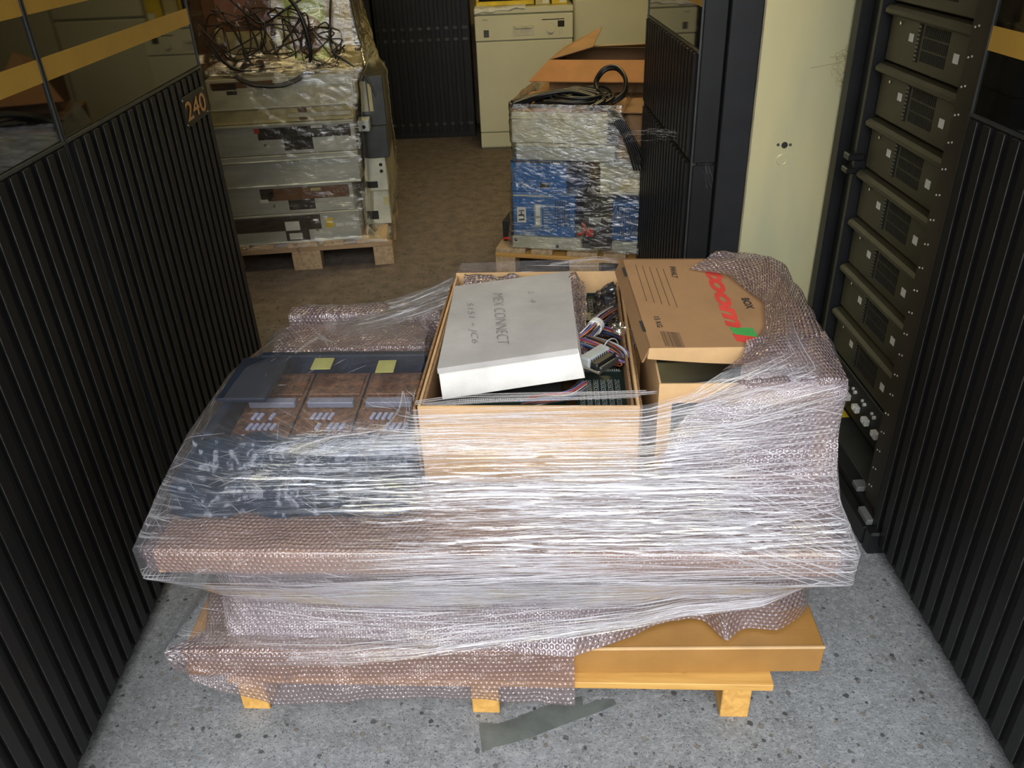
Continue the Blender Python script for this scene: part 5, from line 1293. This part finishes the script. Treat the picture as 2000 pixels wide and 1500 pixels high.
# brown carton the cables lie on, and black cable coil
rch('cardboard_carton', 'brown carton under the coiled black cables on the right pallet', RF, .09, .80, .465, .84, .1455, .772, 'card', [], group=None, cat='box')
sh_ = in_frame('cardboard_sheet', 'flat brown cardboard sheet with black cables coiled on it', 'cardboard', RF, .7875)
MB().box(.09, .80, .04, .46, 0, .006, b=.001).build('sheet', 'card', sh_)
rr = random.Random(21)
for k, (P, r_, lb) in enumerate((
    ([(.10+.0*i, .10+.01*i, .805) for i in range(1)] + [(.13, .13, .812), (.25, .24, .822), (.38, .28, .834), (.46, .24, .838), (.50, .13, .822), (.47, .07, .806)], .0085, 'outer turns of thick black cable on the cardboard sheet of the right stack'),
    ([(.47, .20, .82), (.44, .27, .87), (.47, .31, .92), (.53, .30, .93), (.58, .24, .89), (.58, .18, .84), (.53, .15, .81)], .009, 'raised round loop of thick black cable on the right stack'),
    ([(.12, .08, .806), (.22, .17, .825), (.36, .20, .84), (.50, .16, .82)], .008, 'black cable running left across the cardboard sheet'),)):
    paths = []
    for j in range(7 if k != 1 else 3):
        o_ = (rr.uniform(-.03, .03), rr.uniform(-.045, .03), rr.uniform(-.002, .016)) if k != 1 else (rr.uniform(-.008, .008), rr.uniform(-.01, .01), rr.uniform(-.008, .008))
        paths.append([RF.w(p[0]+o_[0]*(1+.3*i*.2), p[1]+o_[1], max(.803, p[2]+o_[2])) for i, p in enumerate(P)])
    cable('coiled_cable', lb, paths, r_)
P = []
for i in range(60):
    a_ = i*2*pi/20; P.append(RF.w(.33+.11*cos(a_)+.02*(i/20), .16+.085*sin(a_), .808+.012*(i/20)))
cable('coiled_cable', 'small flat coil of black cable lying near the front edge of the cardboard sheet', [P], .0075, n=160)
rq = random.Random(44); paths = []
for k in range(9):
    cu_, cv_, ru, rv = rq.uniform(.24, .44), rq.uniform(.12, .26), rq.uniform(.09, .17), rq.uniform(.05, .12); a0 = rq.uniform(0, 6.3); sp_ = rq.uniform(3.5, 6.2)
    paths.append([RF.w(cu_+ru*cos(a0+sp_*i/11), cv_+rv*sin(a0+sp_*i/11), .806+.004*k+.006*sin(i*1.3+k)) for i in range(12)])
cable('cable_tangle', 'loose loops of black cable spread over the cardboard sheet of the right stack', paths, .0065)
cable('cable', 'group of thin black cords dropping down the right side of the right stack', [[RF.w(.50+.006*j, .06, .815), RF.w(.555+.008*j, .02, .77), RF.w(.62+.01*j, .005, .66), RF.w(.66+.012*j, .0, .55)] for j in range(6)], .0042)
# open carton with hinged flaps, full of dark green cable
kc = in_frame('cable_carton', 'open cardboard carton with orange-brown folded flap, full of dark cable, on the right stack', 'box', Frame(*RF.w(.17, .50, 0)[:2], RF.a), .775)
KW, KD, KH = .60, .40, .155
MB().box(0, KW, 0, .005, 0, KH).build('front_wall', 'card', kc)
MB().box(0, KW, KD-.005, KD, 0, KH).build('rear_wall', 'card', kc)
MB().box(0, .005, .005, KD-.005, 0, KH).build('side_wall', 'card', kc)
MB().box(KW-.005, KW, .005, KD-.005, 0, KH).build('side_wall', 'card', kc)
MB().box(.005, KW-.005, .005, KD-.005, 0, .005).build('bottom_panel', 'card', kc)
f = MB(); f.prism([Vector((0, 0, KH)), Vector((KW, 0, KH)), Vector((KW+.05, -.135, KH-.075)), Vector((-.07, -.135, KH-.075))], (0, .001, .004)); fo = f.build('front_flap', 'card_warm', kc); fo['label'] = 'orange-brown folded front flap'
f = MB(); f.prism([Vector((.0, 0, KH+.001)), Vector((0, KD, KH+.001)), Vector((.20, KD-.02, KH+.10)), Vector((.20, .10, KH+.045))], (0, 0, .004)); f.build('side_flap', 'card', kc)
f = MB(); f.prism([Vector((KW, 0.03, KH+.001)), Vector((KW, KD, KH+.001)), Vector((KW-.10, KD, KH+.16)), Vector((KW-.12, .02, KH+.06))], (0.002, 0, .004)); f.build('side_flap', 'card_warm', kc)
f = MB(); f.prism([Vector((.0, KD, KH+.002)), Vector((KW, KD, KH+.002)), Vector((KW-.02, KD-.24, KH+.055)), Vector((.08, KD-.24, KH+.035))], (0, 0, .004)); f.build('rear_flap', 'card_light', kc)
M['cable_green'] = pmat('dark_green_hose', (.012, .022, .016), .3)
gp = []
for k in range(6):
    z_ = .84+.012*k; gp.append([RF.w(.20+.01*k, .60, z_-.02), RF.w(.34, .55-.006*k, z_+.012), RF.w(.50, .54-.006*k, z_+.008), RF.w(.66, .56, z_-.01), RF.w(.74, .62, z_-.03)])
cable('coiled_cable', 'dark green-black cable inside the open carton with the orange-brown flap', gp, .0095, 'cable_green')  # separate cable lengths joined in one mesh, not a coil
qr = lambda a_, b_, c_, d_: [(a_, d_), (a_, (c_+d_)/2), (a_, c_+.04), (a_+.02, c_), ((a_+b_)*.4, c_), ((a_+b_)*.62, c_), (b_, c_), (b_, (c_+d_)/2), (b_, d_), ((a_+b_)/2, d_)]
ring_shell(RF, [(.825, qr(.075, .60, .02, .55)), (.79, qr(.075, .60, .010, .60)), (.66, qr(.075, .66, .010, .8)), (.58, qr(.085, .70, .008, .86)), (.42, qr(.068, .80, .006, .87)), (.25, qr(.060, .82, .006, .88)), (.150, qr(.045, .84, .002, .885))],
    'stretch_film_wrap', 'crinkled clear stretch film around the right rear pallet with the blue power supplies', 'film_r', 260, 360, 301, .0035, .9, 1)
